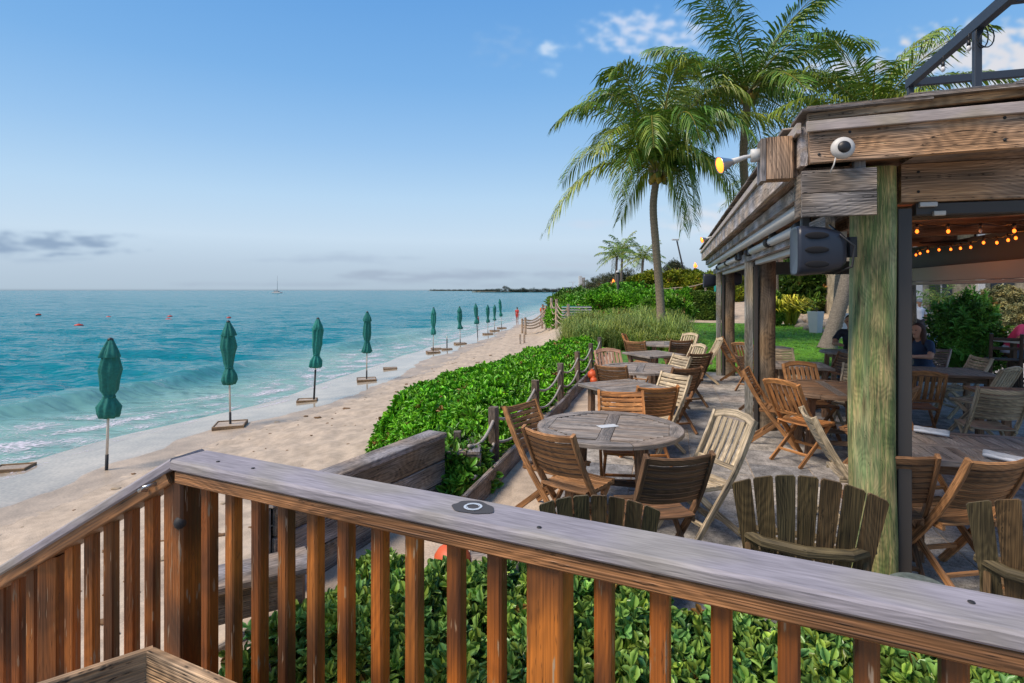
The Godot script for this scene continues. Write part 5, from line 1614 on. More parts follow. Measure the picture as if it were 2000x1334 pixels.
# ---------------------------------------------------------------- planting
func build_front_shrub() -> void:
	var dir := Vector3(2.18, 0, 1.04).normalized()
	var outw := Vector3(dir.z, 0, -dir.x)
	var C := Vector3(-1.23, 0, -2.08)
	var o := thing("low_hedge", "low dark green round-leaved hedge growing behind the railing balusters", "hedge")
	var top := func(p: Vector3, u: float, v: float) -> float:
		var h := 0.56 + 0.07 * n2(p.x * 1.3, p.z * 1.3) + 0.04 * n2(p.x * 4.0, p.z * 4.0)
		var edge := minf(minf(u + 0.12 + 0.12 * n2(v * 2.0, 3.0), v - 0.06), (1.25 + 0.12 * u) - v)
		return h * smoothstep(-0.06, 0.28, edge)
	var pts := []
	while pts.size() < 6000:
		var u := -0.2 + 3.3 * rng.randf()
		var v := 0.04 + 1.6 * rng.randf()
		var p := C + dir * u + outw * v
		var h: float = top.call(p, u, v)
		if h < 0.03: continue
		p.y = maxf(0.03, h - 0.22 * pow(rng.randf(), 1.6))
		var g := Vector3(top.call(p - Vector3(0.05, 0, 0), u, v) - top.call(p + Vector3(0.05, 0, 0), u, v), 0.16, top.call(p - Vector3(0, 0, 0.05), u, v) - top.call(p + Vector3(0, 0, 0.05), u, v))
		var nn := (g.normalized() + Vector3(rng.randf_range(-0.7, 0.7), rng.randf_range(-0.1, 0.4), rng.randf_range(-0.7, 0.7)) - outw * 0.35 + dir * (-0.5 if u < 0.3 else 0.0)).normalized()
		pts.append([p, nn])
	mound(o, pts, MC["sprig"], M["leaf_gloss"], 1.38, Color(0.135, 0.30, 0.085), 300, "leafy_twig", 0.45, 0.9)
	var st := begin(false)
	for i in 240:
		var u := 0.15 + 2.9 * rng.randf()
		var v := 0.15 + 0.95 * rng.randf()
		var p := C + dir * u + outw * v
		var q := p + Vector3(rng.randf_range(-0.16, 0.16), 0.44, rng.randf_range(-0.16, 0.16))
		add_tube(st, [p, p.lerp(q, 0.5) + Vector3(rng.randf_range(-0.06, 0.06), 0, rng.randf_range(-0.06, 0.06)), q], [0.008, 0.006, 0.003], 5)
	var br := obj("branches", done(st), M["twig"], o)
	br.set_meta("kind", "stuff")
	# soil under it
	var soil := begin()
	var a := C + dir * 0.1 + outw * 0.02
	quad(soil, a + Vector3(0, 0.012, 0), a + outw * 1.45 + Vector3(0, 0.012, 0), a + outw * 1.45 + dir * 3.2 + Vector3(0, 0.012, 0), a + dir * 3.2 + Vector3(0, 0.012, 0))
	struct("soil_bed", done(soil), M["soil"])
func hedge_height(t: float, s: float) -> float:
	var left := -5.05
	if s > 10.0: left = lerpf(-5.0, -4.35, smoothstep(10.0, 13.6, s)) + 0.5 * smoothstep(13.6, 17.5, s)
	left += 0.25 * n2(s * 0.6, 4.0)
	var front := 5.75 + (-2.0 - t) * 0.92 + 0.2 * n2(t * 0.9, 9.0)
	var edge := minf(minf(t - left, -1.93 - t), minf((s - front) * 0.72, 17.4 - s))
	if edge < 0.0: return -9.0
	var p := Q(t, s)
	var h := 0.40 - 0.42 * pow(clampf((-1.95 - t) / 3.1, 0, 1), 1.4) + 0.10 * n2(t * 0.8, s * 0.8) + 0.07 * n2(t * 2.2, s * 2.2)
	var g := land(p.x, p.z)
	return lerpf(g, h, pow(smoothstep(-0.10, 0.62, edge), 0.7))
func build_beach_hedge() -> void:
	var o := thing("leafy_hedge", "bright green leafy hedge sprawling between the beach and the rope fence", "hedge")
	var pts := []
	while pts.size() < 8500:
		var t := -5.4 + 3.5 * rng.randf()
		var s := 5.6 + 12.0 * pow(rng.randf(), 1.25)
		var h := hedge_height(t, s)
		if h < -5.0: continue
		var gx := hedge_height(t + 0.06, s)
		var gs := hedge_height(t, s + 0.06)
		var nn := Vector3.UP * 0.7
		if gx > -5.0: nn -= RX * clampf((gx - h) / 0.06, -2.5, 2.5) * 0.7
		if gs > -5.0: nn -= AX * clampf((gs - h) / 0.06, -2.5, 2.5) * 0.7
		var p := Q(t, s, h - 0.16 * pow(rng.randf(), 2.0))
		pts.append([p, nn.normalized() + Vector3(rng.randf_range(-0.45, 0.45), rng.randf_range(-0.1, 0.4), rng.randf_range(-0.45, 0.45))])
	mound(o, pts, MC["rosette"], M["leaf"], 1.4, Color(0.10, 0.36, 0.016), 300, "leaf_rosette", 0.4, 0.7)
	var core := grid_mesh(lins(-5.4, -1.95, 24), lins(5.6, 17.5, 60), func(t, s):
		var h := hedge_height(t, s)
		var p := Q(t, s)
		var g := land(p.x, p.z)
		p.y = g - 0.05 if h < -5.0 else maxf(h - 0.20, g - 0.05)
		return p)
	obj("inner_foliage", core, mat(Color(0.10, 0.36, 0.016), 1.0), o)
	# a few darker big-leaved shoots against the fence
	bush("leafy_shrub", "loose large-leaved green shrub under the ropes beside the stair wall", "shrub", Q(-2.15, 5.35, 0.05), Vector3(0.42, 0.32, 0.55), 260, 1.35, Color(0.065, 0.21, 0.02), "rosette", 0.4, 120, "leaf_rosette")
func build_planting() -> void:
	var grass := leafmat(0.6, 0.3)
	# sea oats on the dune
	var xs := [[], [], []]
	var cs := [[], [], []]
	for i in 1500:
		var s := 17.9 + 12.0 * rng.randf()
		var t := lerpf(-3.2 - (s - 17.0) * 0.17, 0.6, rng.randf())
		var p := Q(t, s)
		p.y = land(p.x, p.z)
		var v := i % 3
		xs[v].append(Transform3D(Basis(Vector3.UP, rng.randf() * TAU).scaled(Vector3(1.0, rng.randf_range(0.55, 1.0) * (1.0 + 0.5 * n2(p.x * 0.35, p.z * 0.35)), 1.0)), p))
		cs[v].append(tint(Color(0.15, 0.26, 0.07), 0.4, 0.8))
	var so := thing("beach_grass", "tall arching grey-green beach grass behind the leafy hedge", "grass")
	so.set_meta("kind", "stuff")
	for v in 3: scatter("blades", MC["grass"][v], grass, xs[v], cs[v], so)
	# lawn and its short blades
	var lw := begin()
	quad(lw, Q(-1.4, 13.86, 0.0), Q(-3.2, 37.0, 0.0), Q(8.2, 37.0, 0.0), Q(5.2, 13.86, 0.0))
	struct("lawn", done(lw), M["lawn"])
	xs = []
	cs = []
	for i in 7000:
		var s := 14.0 + 19.0 * pow(rng.randf(), 1.3)
		var t := lerpf(-0.2, 5.1 + (s - 14.0) * 0.12, rng.randf())
		xs.append(Transform3D(Basis(Vector3.UP, rng.randf() * TAU).scaled(Vector3(0.35, 0.085, 0.35)), Q(t, s)))
		cs.append(tint(Color(0.12, 0.34, 0.025), 0.3, 0.4))
	var gb := scatter("lawn_grass", MC["grass"][0], grass, xs, cs)
	tag(gb, "short bright green lawn grass beyond the patio", "grass")
	# hedges on the rise behind
	hedge("clipped_hedge", "long clipped yellow-green hedge at the top of the rise", "hedge", -3.2, 5.4, 45.0, 47.0, 0.9, 3.15, 2600, 3.2, Color(0.16, 0.25, 0.025), "rosette", 0.3, 1.0)
	hedge("sea_grape_hedge", "broad bright green ground hedge below the clipped hedge", "hedge", -5.6, 1.6, 36.0, 41.0, 0.0, 1.62, 3200, 3.0, Color(0.11, 0.34, 0.02), "rosette", 0.3, 0.5)
	hedge("sea_grape_hedge", "bright green hedge running towards the palms by the far beach", "hedge", -5.2, -1.0, 41.5, 60.0, 0.3, 2.15, 2600, 4.2, Color(0.09, 0.29, 0.02), "rosette", 0.35, 0.4)
	hedge("sea_grape_hedge", "low bright green hedge tapering to the driftwood fence", "hedge", -7.7, -5.7, 35.0, 42.0, -0.5, 0.75, 1100, 3.0, Color(0.11, 0.34, 0.02), "rosette", 0.3, 0.5)
	hedge("dune_scrub", "low green scrub behind the driftwood fence", "scrub", -7.8, -5.0, 42.2, 52.0, -0.7, 1.0, 900, 4.0, Color(0.10, 0.30, 0.02), "rosette", 0.4, 0.5)
	hedge("dune_scrub", "green scrub farther along the dune towards the tower", "scrub", -10.4, -5.3, 52.2, 66.0, -0.7, 1.15, 1300, 5.0, Color(0.09, 0.26, 0.022), "rosette", 0.5, 0.5)
	hedge("dune_scrub", "dark green scrub at the far end of the dune", "scrub", -14.5, -5.3, 66.2, 96.0, -0.7, 1.3, 1600, 7.0, Color(0.08, 0.20, 0.025), "rosette", 0.6, 0.5)
	hedge("box_bush", "dense dark green box-shaped bush beside the teal cabinet", "bush", 1.2, 3.0, 36.4, 38.2, 0.0, 1.75, 1500, 2.0, Color(0.08, 0.17, 0.03), "rosette", 0.16, 0.6)
	hedge("box_bush", "green bush seen between the two far pavilion posts", "bush", 4.2, 5.5, 32.0, 33.5, 0.0, 1.9, 1100, 2.2, Color(0.10, 0.23, 0.03), "rosette", 0.2, 0.6)
	hedge("garden_thicket", "dark green thicket of garden shrubs behind the lawn", "shrubs", 7.0, 14.5, 40.0, 43.0, 0.0, 3.6, 2600, 4.0, Color(0.07, 0.16, 0.03), "broad", 0.7, 0.6)
	bush("round_hedge", "small round pale green bush under the teal cabinet rope", "bush", P(1300, 592, 32.0) + Vector3(0, -0.2, 0), Vector3(1.5, 0.6, 0.9), 500, 2.2, Color(0.10, 0.27, 0.02))
	# arching yellow-green clump
	var xf := []
	var cf := []
	for i in 46:
		xf.append(Transform3D(Basis(Vector3.UP, rng.randf() * TAU).scaled(Vector3(1.5, 1.9, 1.5)), Vector3(rng.randf_range(-0.7, 0.7), 0, rng.randf_range(-0.5, 0.5))))
		cf.append(tint(Color(0.34, 0.38, 0.03), 0.3, 0.6))
	var cl := thing("arching_plant", "yellow-green plant with long arching leaves beside the lawn rocks", "plant", G(1532, 637, 0.0))
	var st := begin()
	for j in 60:
		var a := rng.randf() * TAU
		var d := Vector3(cos(a), 0, sin(a))
		var h := rng.randf_range(0.5, 1.0)
		var w := d.cross(Vector3.UP) * 0.03
		var r := rng.randf_range(0.2, 0.7)
		var p1 := d * r * 0.4 + Vector3.UP * h * 0.65
		var p2 := d * r * 0.9 + Vector3.UP * h * 0.9
		var p3 := d * r * 1.4 + Vector3.UP * h * 0.75
		quad(st, -w, w, p1 + w, p1 - w)
		quad(st, p1 - w, p1 + w, p2 + w * 0.8, p2 - w * 0.8)
		tri(st, p2 - w * 0.8, p2 + w * 0.8, p3)
	scatter("leaves", done(st), grass, xf.slice(0, 10), cf.slice(0, 10), cl)
	bush("broadleaf_bush", "big glossy dark green bush between the tables and the pool", "bush", P(1886, 655, 10.8) + Vector3(0, -0.12, 0), Vector3(0.62, 0.92, 0.6), 620, 0.85, Color(0.08, 0.25, 0.035), "broad", 0.45, 200, "leafy_twig")
	bush("grey_bush", "round clipped grey-green bush near the building", "bush", P(1965, 612, 17.0), Vector3(0.95, 0.75, 0.8), 1300, 1.0, Color(0.26, 0.28, 0.14), "rosette", 0.3)
	# far trees by the beach
	for q in [[1150, 560, 160.0, 5.0, 2.6], [1165, 556, 150.0, 5.0, 3.0], [1182, 552, 140.0, 5.0, 3.2], [1195, 549, 120.0, 4.0, 2.8], [1225, 545, 90.0, 3.4, 2.4], [1305, 536, 80.0, 3.0, 1.8], [1318, 532, 78.0, 2.2, 2.4], [1335, 535, 80.0, 2.6, 1.6]]:
		var c := P(q[0], q[1], q[2])
		var o := thing("feathery_tree", "grey-green feathery tree behind the far dune hedge", "tree", Vector3(c.x, land(c.x, c.z), c.z), 0.0, "feathery trees behind the dune")
		var up: float = c.y - o.position.y
		obj("trunk", tube([Vector3.ZERO, Vector3(0.2, up * 0.5, 0), Vector3(0, up + q[4] * 0.6, 0)], [0.22, 0.16, 0.05], 7), M["barkgrey"], o)
		var x2 := []
		var c2 := []
		for i in 150:
			var d := Vector3(rng.randfn(), rng.randfn(), rng.randfn()).normalized() * pow(rng.randf(), 0.4)
			x2.append(Transform3D(Basis(Vector3.UP, rng.randf() * TAU).scaled(Vector3.ONE * q[4] * rng.randf_range(0.12, 0.3)), Vector3(0, up, 0) + d * Vector3(q[3] * 0.55, q[4] * 0.75, q[3] * 0.55)))
			c2.append(tint(Color(0.075, 0.10, 0.05), 0.35, 0.4))
		scatter("crown", MC["clump"][0], M["leaf"], x2, c2, o)
func fr(px: float, py: float, dz: float, tx: float, ty: float, tz: float, hang := 0.55) -> Array:
	# control and tip from pixels at the first palm's distance (offsets from its crown)
	var c := P(1285, 332, 21.0)
	return [P(px, py, 21.0) + Vector3(0, 0, dz) - c, P(tx, ty, 21.0) + Vector3(0, 0, tz) - c, hang]
func build_palms() -> void:
	var list := [fr(1150, 270, 0.3, 1068, 450, 0.8, 0.75), fr(1180, 130, -0.4, 1085, 245, 0.2, 0.7), fr(1225, 115, 0.4, 1180, 165, 1.0, 0.8), fr(1255, 120, -0.6, 1205, 165, -1.6, 0.7), fr(1285, 140, 0.8, 1305, 165, 2.4, 0.8), fr(1325, 125, -0.5, 1360, 150, -1.8, 0.7), fr(1385, 200, 0.5, 1508, 250, 1.0, 0.8), fr(1370, 150, -1.0, 1465, 170, -2.2, 0.7), fr(1345, 235, 1.3, 1400, 440, 1.9, 0.9), fr(1330, 260, -0.8, 1380, 430, -1.5, 0.9), fr(1240, 180, 2.0, 1235, 330, 3.2, 0.8), fr(1300, 170, 2.4, 1318, 330, 3.0, 0.8), fr(1200, 205, 1.2, 1150, 330, 2.4, 0.75), fr(1190, 200, -1.5, 1110, 330, -2.6, 0.7), fr(1310, 300, 0.4, 1322, 452, 0.7, 0.9), fr(1255, 300, -0.8, 1225, 420, -1.4, 0.9), fr(1360, 120, 0.6, 1430, 215, 1.4, 0.7), fr(1270, 140, -1.5, 1262, 190, -3.4, 0.6), fr(1400, 260, -0.5, 1462, 380, -0.8, 0.85), fr(1220, 110, 0.0, 1140, 205, -0.6, 0.7), fr(1215, 240, 0.8, 1195, 390, 1.6, 0.9), fr(1345, 170, 1.4, 1420, 300, 2.4, 0.8), fr(1300, 115, 0.2, 1325, 140, 0.6, 0.6), fr(1240, 110, 0.3, 1195, 150, 0.8, 0.6), fr(1335, 250, 0.2, 1352, 410, 0.5, 0.9)]
	palm("coconut_palm", "coconut palm with ringed trunk and orange nuts rising from the lawn edge", [G(1293, 668, 0.0) * Vector3(1, 0, 1), P(1289, 580, 21.0), P(1281, 480, 21.0), P(1276, 400, 21.0), P(1285, 334, 21.0)], 0.16, 0.13, list, 1.38, 74, 14, M["bark"], "", 0.062)
	palm("coconut_palm", "tallest coconut palm with clusters of green nuts behind the pavilion corner", [P(1466, 567 + 1.9 * F / 22.0, 22.0), P(1463, 450, 22.0), P(1452, 310, 22.0), P(1462, 180, 22.0)], 0.19, 0.14, auto_fronds(25, 4.9, 1.0), 1.38, 72, 14, M["bark"], "", 0.062)
	palm("coconut_palm", "coconut palm with leaning trunk whose fronds show above the pavilion roof", [Vector3(10.07, 0, -18.0), P(1634, 620, 18.0), P(1652, 555, 18.0), P(1690, 380, 18.2), P(1704, 225, 18.4)], 0.23, 0.14, auto_fronds(18, 3.8, 1.4), 1.1, 60, 0, M["barkgrey"], "", 0.062)
	palm("coconut_palm", "palm with straight pale trunk between the lawn and the thicket", [Vector3(P(1637, 0, 26.0).x, 0, -26.0), P(1638, 560, 26.0), P(1660, 330, 26.0), P(1655, 262, 26.0)], 0.2, 0.13, auto_fronds(18, 4.0, 1.2), 0.9, 34, 0, M["barkgrey"], "", 0.05)
	palm("coconut_palm", "slim pale palm trunk behind the yellow-green arching plant", [Vector3(P(1516, 0, 36.0).x, 0, -36.0), P(1515, 555, 36.0), P(1512, 420, 36.0), P(1512, 350, 36.0)], 0.2, 0.13, auto_fronds(14, 3.8, 1.2), 0.9, 26, 0, M["barkgrey"], "", 0.07)
	for q in [[1203, 590, 500, 66.0, "left-leaning small palm of the pair by the dark lamp post"], [1214, 585, 488, 70.0, "taller small palm of the pair by the dark lamp post"], [1254, 575, 505, 62.0, "small palm with bushy crown standing alone on the far rise"]]:
		var b := P(q[0], q[1], q[3])
		b.y = land(b.x, b.z)
		palm("far_palm", q[4], [b, P(q[0], (q[1] + q[2]) * 0.5, q[3]), P(q[0] + 2, q[2], q[3])], 0.17, 0.13, auto_fronds(18, 2.9, 0.8), 0.75, 22, 0, M["barkgrey"], "small palms on the far rise", 0.09)
	palm("low_palm", "low feathery palm in front of the beige building", [P(1836, 0, 25.0) * Vector3(1, 0, 1), P(1836, 610, 25.0), P(1836, 592, 25.0)], 0.12, 0.1, auto_fronds(16, 1.5, 0.4), 0.4, 24, 0, M["bark"], "", 0.035)

# ---------------------------------------------------------------- background
func build_background() -> void:
	# headland: low land strips with trees
	for q in [[930, 1180, 900.0, 2.0, 0], [840, 960, 2600.0, 2.0, 1]]:
		var a := P(q[0], 567, q[2])
		var b := P(q[1], 567, q[2])
		var st := begin()
		sweep(st, [Vector3(a.x, SEA + q[3] * 0.3, a.z), Vector3(b.x, SEA + q[3] * 0.3, b.z - 100.0)], q[2] * 0.04, q[3], Vector3.BACK, 0.9)
		struct("headland", done(st), mat(Color(0.20, 0.19, 0.14), 0.9))
		var xs := []
		var cs := []
		for i in (900 if q[4] == 0 else 300):
			var f := rng.randf()
			var big := 1.0 + 1.6 * maxf(0.0, n2(f * 9.0, 5.0 + q[4]))
			if q[4] == 0 and f < 0.12: big *= f / 0.12
			var k: float = q[2] / 900.0 * rng.randf_range(1.6, 3.2) * (0.8 if q[4] else 1.0)
			xs.append(Transform3D(Basis(Vector3.UP, rng.randf() * TAU).scaled(Vector3(k, k * 0.8, k)), Vector3(lerpf(a.x, b.x, f), SEA + 1.0 + rng.randf() * 3.6 * big * (1.0 if q[4] == 0 else 0.7), a.z + rng.randf_range(-20, 4))))
			cs.append(tint(Color(0.055, 0.075, 0.045), 0.3, 0.3))
		var w := scatter("far_wood", MC["clump"][1], M["leaf"], xs, cs)
		tag(w, "dark line of trees on the far headland" if q[4] == 0 else "thin dark tree line on the horizon across the water", "trees")
	# tower block and low buildings down the beach
	var tw := thing("tower_block", "pale concrete tower block on the far beach", "tower", Vector3(P(1136, 0, 620.0).x, SEA, -620.0))
	obj("wall", block(Vector3(-1.6, 9.5, 0), Vector3(3.0, 19.0, 8.0), 0.05), M["farwhite"], tw)
	obj("wall", block(Vector3(1.7, 8.6, 0.4), Vector3(3.2, 17.2, 8.0), 0.05), M["concrete"], tw)
	for i in 5: obj("window", block(Vector3(1.7, 3.0 + i * 3.0, 4.42), Vector3(2.4, 1.0, 0.1), 0.01), M["fargrey"], tw)
	for q in [[1098, 1132, 10.0, 9.0, "fargrey", "long grey unfinished building beside the far tower"], [1146, 1178, 9.0, 8.5, "concrete", "low pale building under cranes beyond the far tower"]]:
		var a := P(q[0], 567, 640.0)
		var b := P(q[1], 567, 640.0)
		var o := thing("beach_building", q[5], "building", Vector3((a.x + b.x) / 2, SEA, -640.0))
		var w: float = b.x - a.x
		for i in 3:
			obj("floor_slab", block(Vector3(0, 1.5 + i * 2.6, 0), Vector3(w, 0.5, 9.0), 0.02), M["farwhite"], o)
			obj("wall", block(Vector3(0, 0.2 + i * 2.6 + 0.0, -0.6), Vector3(w * 0.98, 2.1, 7.5), 0.02), M[q[4]], o)
	for q in [[1119, 551, 650.0, "thin tower crane above the unfinished building"], [1145, 548, 660.0, "thin tower crane beside the far tower"]]:
		var p := P(q[0], q[1], q[2])
		var o := thing("tower_crane", q[3], "crane", Vector3(p.x, SEA, p.z))
		var h: float = p.y - SEA
		obj("mast", bar(Vector3.ZERO, Vector3(0, h, 0), 0.7, 0.7, Vector3.RIGHT), M["farwhite"], o)
		obj("jib", bar(Vector3(-5, h, 0), Vector3(3, h, 0), 0.5, 0.5, Vector3.UP), M["farwhite"], o)
	# sailing boat
	var sb := thing("sailing_boat", "white catamaran with bare mast anchored near the horizon", "boat", Vector3(P(541, 0, 640.0).x, SEA, -640.0))
	for s in [-1.0, 1.0]: obj("hull", bent([Vector3(-5, 0.6, s * 2.2), Vector3(-3, 0.5, s * 2.2), Vector3(4, 0.5, s * 2.2), Vector3(5.2, 0.9, s * 2.2)], 1.2, 1.6, Vector3.UP, 0.3), M["farwhite"], sb)
	obj("cabin", block(Vector3(-0.4, 1.9, 0), Vector3(5.0, 1.3, 4.6), 0.4), M["fargrey"], sb)
	obj("deck", block(Vector3(0, 1.25, 0), Vector3(8.0, 0.3, 5.4), 0.1), M["farwhite"], sb)
	obj("mast", tube([Vector3(0.4, 2.2, 0), Vector3(0.4, 20.0, 0)], [0.22, 0.12], 6), M["fargrey"], sb)
	obj("boom", tube([Vector3(0.4, 3.4, 0), Vector3(-4.2, 3.5, 0)], [0.3], 6), M["fargrey"], sb)
	# buoys
	for q in [[154, 632, 0.62], [75, 616, 0.5], [212, 616, 0.5], [332, 616, 0.5], [329, 622, 0.62], [447, 619, 0.45]]:
		var p := G(q[0], q[1] + 2, SEA)
		p.y = sea_height(p.x, p.z)
		var o := thing("swim_buoy", "red float bobbing on the sea beyond the umbrellas", "buoy", p, rng.randf(), "red floats marking the swimming area")
		obj("float", lathe([Vector2(0, -0.12), Vector2(0.36, -0.1), Vector2(0.5, 0.02), Vector2(0.42, 0.16), Vector2(0.16, 0.25), Vector2(0, 0.26)], 16), M["red"], o, Transform3D(Basis().scaled(Vector3.ONE * q[2] * 1.25), Vector3.ZERO))
		obj("top_ring", tube([Vector3(-0.05, 0.2, 0), Vector3(0, 0.33, 0), Vector3(0.05, 0.2, 0)], [0.015], 6), M["blackmatte"], o)
	# beach fence of driftwood posts with tan ropes
	var df := thing("beach_fence", "pale driftwood post fence with many tan ropes at the dune foot", "fence", P(1077, 652, 36.0))
	var base: Vector3 = df.position
	var tops := []
	for q in [[1077, 582, 652, 36.0], [1066, 597, 640, 40.0], [1026, 620, 648, 37.5], [1020, 622, 646, 39.5], [1059, 600, 632, 43.0], [1087, 584, 640, 34.0], [1110, 594, 640, 32.0]]:
		var p := P(q[0], q[2], q[3]) - base
		var t := P(q[0], q[1], q[3]) - base
		obj("post", bar(p - Vector3(0, 0.4, 0), t, 0.16, 0.16, Vector3.RIGHT, 0.04), M["drift"], df)
		tops.append([p, t])
	for pair in [[0, 1], [1, 2], [1, 3], [0, 5], [5, 6], [1, 4]]:
		for k in 4:
			var f := 0.28 + 0.2 * k
			obj("rope", rope_run(tops[pair[0]][0].lerp(tops[pair[0]][1], f), tops[pair[1]][0].lerp(tops[pair[1]][1], f), 0.22 + 0.05 * k, 0.032), M["rope_tan"], df)
	for q in [[1016, 653, 672, 30.5], [1024, 653, 670, 30.8]]:
		var b := P(q[0], q[2], q[3])
		var o := thing("sand_stake", "short wooden stake in the sand before the driftwood fence", "stake", b, 0.0, "short stakes in the sand")
		obj("stake", bar(Vector3(0, -0.3, 0), P(q[0], q[1], q[3]) - b, 0.10, 0.10, Vector3.RIGHT, 0.02), M["drift"], o)
	# stacked loungers
	var sx := 0
	for i in 5:
		for j in 2:
			var p := P(1112 + j * 28, 622 - i * 5.0, 33.0)
			var o := thing("sun_lounger", "teal sling lounger in the stack beside the beach grass" if j == 0 else "grey sling lounger in the stack beside the beach grass", "sun lounger", p, THETA + 0.25, "stacked loungers")
			obj("sling", bent([Vector3(-0.42, 0.09, 0), Vector3(-0.2, 0.10, 0), Vector3(0.42, 0.11, 0)], 0.62, 0.015, Vector3.BACK), M["tealbox"] if j == 0 else M["housing_dark"], o)
			for s in [-1.0, 1.0]: obj("side_rail", bar(Vector3(-0.44, 0.05, s * 0.31), Vector3(0.44, 0.06, s * 0.31), 0.05, 0.03, Vector3.UP), M["farwhite"], o)
	# posts, cabinet, torches
	var lp := thing("lamp_post", "dark slim lamp post standing in the green dune hedge", "lamp post", P(1207, 600, 40.0))
	obj("pole", tube([Vector3(0, -1.2, 0), Vector3(0, 2.45, 0)], [0.10, 0.09], 10), M["blackmatte"], lp)
	obj("cap", lathe([Vector2(0, 2.62), Vector2(0.12, 2.58), Vector2(0.16, 2.46), Vector2(0, 2.44)], 12), M["farwhite"], lp)
	var fl := thing("floodlight_pole", "leaning dark pole with flat floodlight head above the hedge", "light pole", P(1345, 550, 48.0))
	obj("pole", tube([Vector3(0, -1.0, 0), P(1322, 470, 48.0) - fl.position], [0.09, 0.06], 8), M["blackmatte"], fl)
	obj("lamp_head", block(P(1319, 468, 48.0) - fl.position, Vector3(0.55, 0.12, 0.3), 0.02), M["housing"], fl)
	var cb := thing("teal_cabinet", "teal moulded cabinet standing behind the lawn", "cabinet", G(1399, 626, 0.0), THETA)
	obj("cabinet", block(Vector3(0, 0.78, 0), Vector3(0.85, 1.56, 0.8), 0.12), M["tealbox"], cb)
	obj("chimney", block(Vector3(0.12, 1.9, 0), Vector3(0.5, 0.7, 0.5), 0.12), M["tealbox"], cb)
	obj("door", block(Vector3(0, 0.6, 0.405), Vector3(0.6, 0.8, 0.02), 0.005), M["teal"], cb)
	var wp := thing("hedge_rope", "slack rope on pale posts in front of the clipped hedge", "rope", P(1290, 572, 37.0))
	var rp := []
	for q in [[1284, 560, 574], [1318, 562, 572], [1378, 552, 574]]:
		rp.append(P(q[0], q[1], 37.0) - wp.position)
		obj("post", bar(P(q[0], q[2] + 20, 37.0) - wp.position, P(q[0], q[1], 37.0) - wp.position, 0.1, 0.1, Vector3.RIGHT), M["drift"], wp)
	for i in 2: obj("rope", rope_run(rp[i], rp[i + 1], 0.1, 0.035), M["rope_tan"], wp)
	for q in [[1278, 604, 33.0], [1313, 604, 33.0]]:
		var o := thing("path_light", "small white globe light at the edge of the beach grass", "light", P(q[0], q[1], q[2]) - Vector3(0, 0.45, 0), 0.0, "white globe lights beside the palm")
		obj("stem", tube([Vector3(0, -0.5, 0), Vector3(0, 0.35, 0)], [0.05], 8), M["farwhite"], o)
		obj("globe", ball(Vector3(0.14, 0.17, 0.14)), M["white"], o, Transform3D(Basis(), Vector3(0, 0.45, 0)))
	for q in [[1358, 521, 52.0, "burning torch above the clipped hedge near the eave"], [1198, 552, 62.0, "burning torch beside the small palm pair"]]:
		var p := P(q[0], q[1], q[2])
		var o := thing("garden_torch", q[3], "torch", p)
		obj("pole", tube([Vector3(0, -3.0, 0), Vector3(0, -0.25, 0)], [0.05], 8), M["blackmatte"], o)
		obj("burner", lathe([Vector2(0.05, -0.3), Vector2(0.14, -0.2), Vector2(0.12, -0.12), Vector2(0, -0.12)], 10), M["blackmatte"], o)
		obj("flame", lathe([Vector2(0.0, -0.12), Vector2(0.13, -0.02), Vector2(0.14, 0.1), Vector2(0.07, 0.28), Vector2(0.0, 0.42)], 12, 3, 0.2, 0.5), flame_mat(Color(1.0, 0.35, 0.05), 1.5), o)
		lamp_light(o, Vector3(0, 0.1, 0), 0.3, 0.1)
	# lawn edge: rocks, planters, paving, pool
	for q in [[1556, 633, 0.42], [1568, 627, 0.5], [1580, 631, 0.45], [1592, 628, 0.5], [1604, 640, 0.4], [1572, 640, 0.35], [1586, 646, 0.35], [1600, 650, 0.3], [1622, 634, 0.4], [1458, 620, 0.5], [1446, 622, 0.4], [1360, 623, 0.45]]:
		var o := obj("garden_rock", ball(Vector3(q[2] * 1.5, q[2] * 0.6, q[2]), 0.5, 12), M["stone"], null, Transform3D(Basis(Vector3.UP, rng.randf() * 3.0), G(q[0], q[1], 0.0) + Vector3(0, q[2] * 0.2, 0)))
		tag(o, "pale limestone boulder edging the lawn" if q[0] > 1500 else "pale flat rock lying below the bushes", "rock", "boulders by the lawn")
	for q in [[1593, 652, 0.98, "tall white tapered planter beside the lawn rocks"], [1640, 661, 1.0, "white tapered planter behind the leaning palm trunk"]]:
		var o := thing("tall_planter", q[3], "planter", G(q[0], q[1], 0.0), THETA)
		obj("pot", lathe([Vector2(0.0, 0.001), Vector2(0.24, 0.001), Vector2(0.34, q[2]), Vector2(0.30, q[2]), Vector2(0.29, q[2] - 0.06), Vector2(0.0, q[2] - 0.06)], 4, 0, 0, 0, true), M["white"], o)
		scatter("plant", MC["grass"][1], leafmat(0.6, 0.3), [Transform3D(Basis().scaled(Vector3.ONE * 0.35), Vector3(0, q[2] - 0.06, 0)), Transform3D(Basis(Vector3.UP, 1.0).scaled(Vector3.ONE * 0.3), Vector3(0.05, q[2] - 0.06, 0))], [Color(0.12, 0.14, 0.03), Color(0.2, 0.12, 0.04)], o)
	var dk := begin()
	quad(dk, Q(5.25, 14.0, 0.004), Q(8.3, 37.0, 0.004), Q(34, 37.0, 0.004), Q(34, 3.0, 0.004))
	quad(dk, Q(7.45, 2.0, 0.004), Q(7.45, 13.9, 0.004), Q(34, 14.0, 0.0042), Q(34, 2.0, 0.004))
	struct("pool_deck", done(dk), M["concrete"])
	struct("pool_water", block(Q(11.6, 23.5, -0.02), Vector3(5.0, 0.08, 6.0), 0.01), mat(Color(0.02, 0.30, 0.36), 0.06))
	var kb := Node3D.new()
	kb.name = "pool_edge"
	add_child(kb)
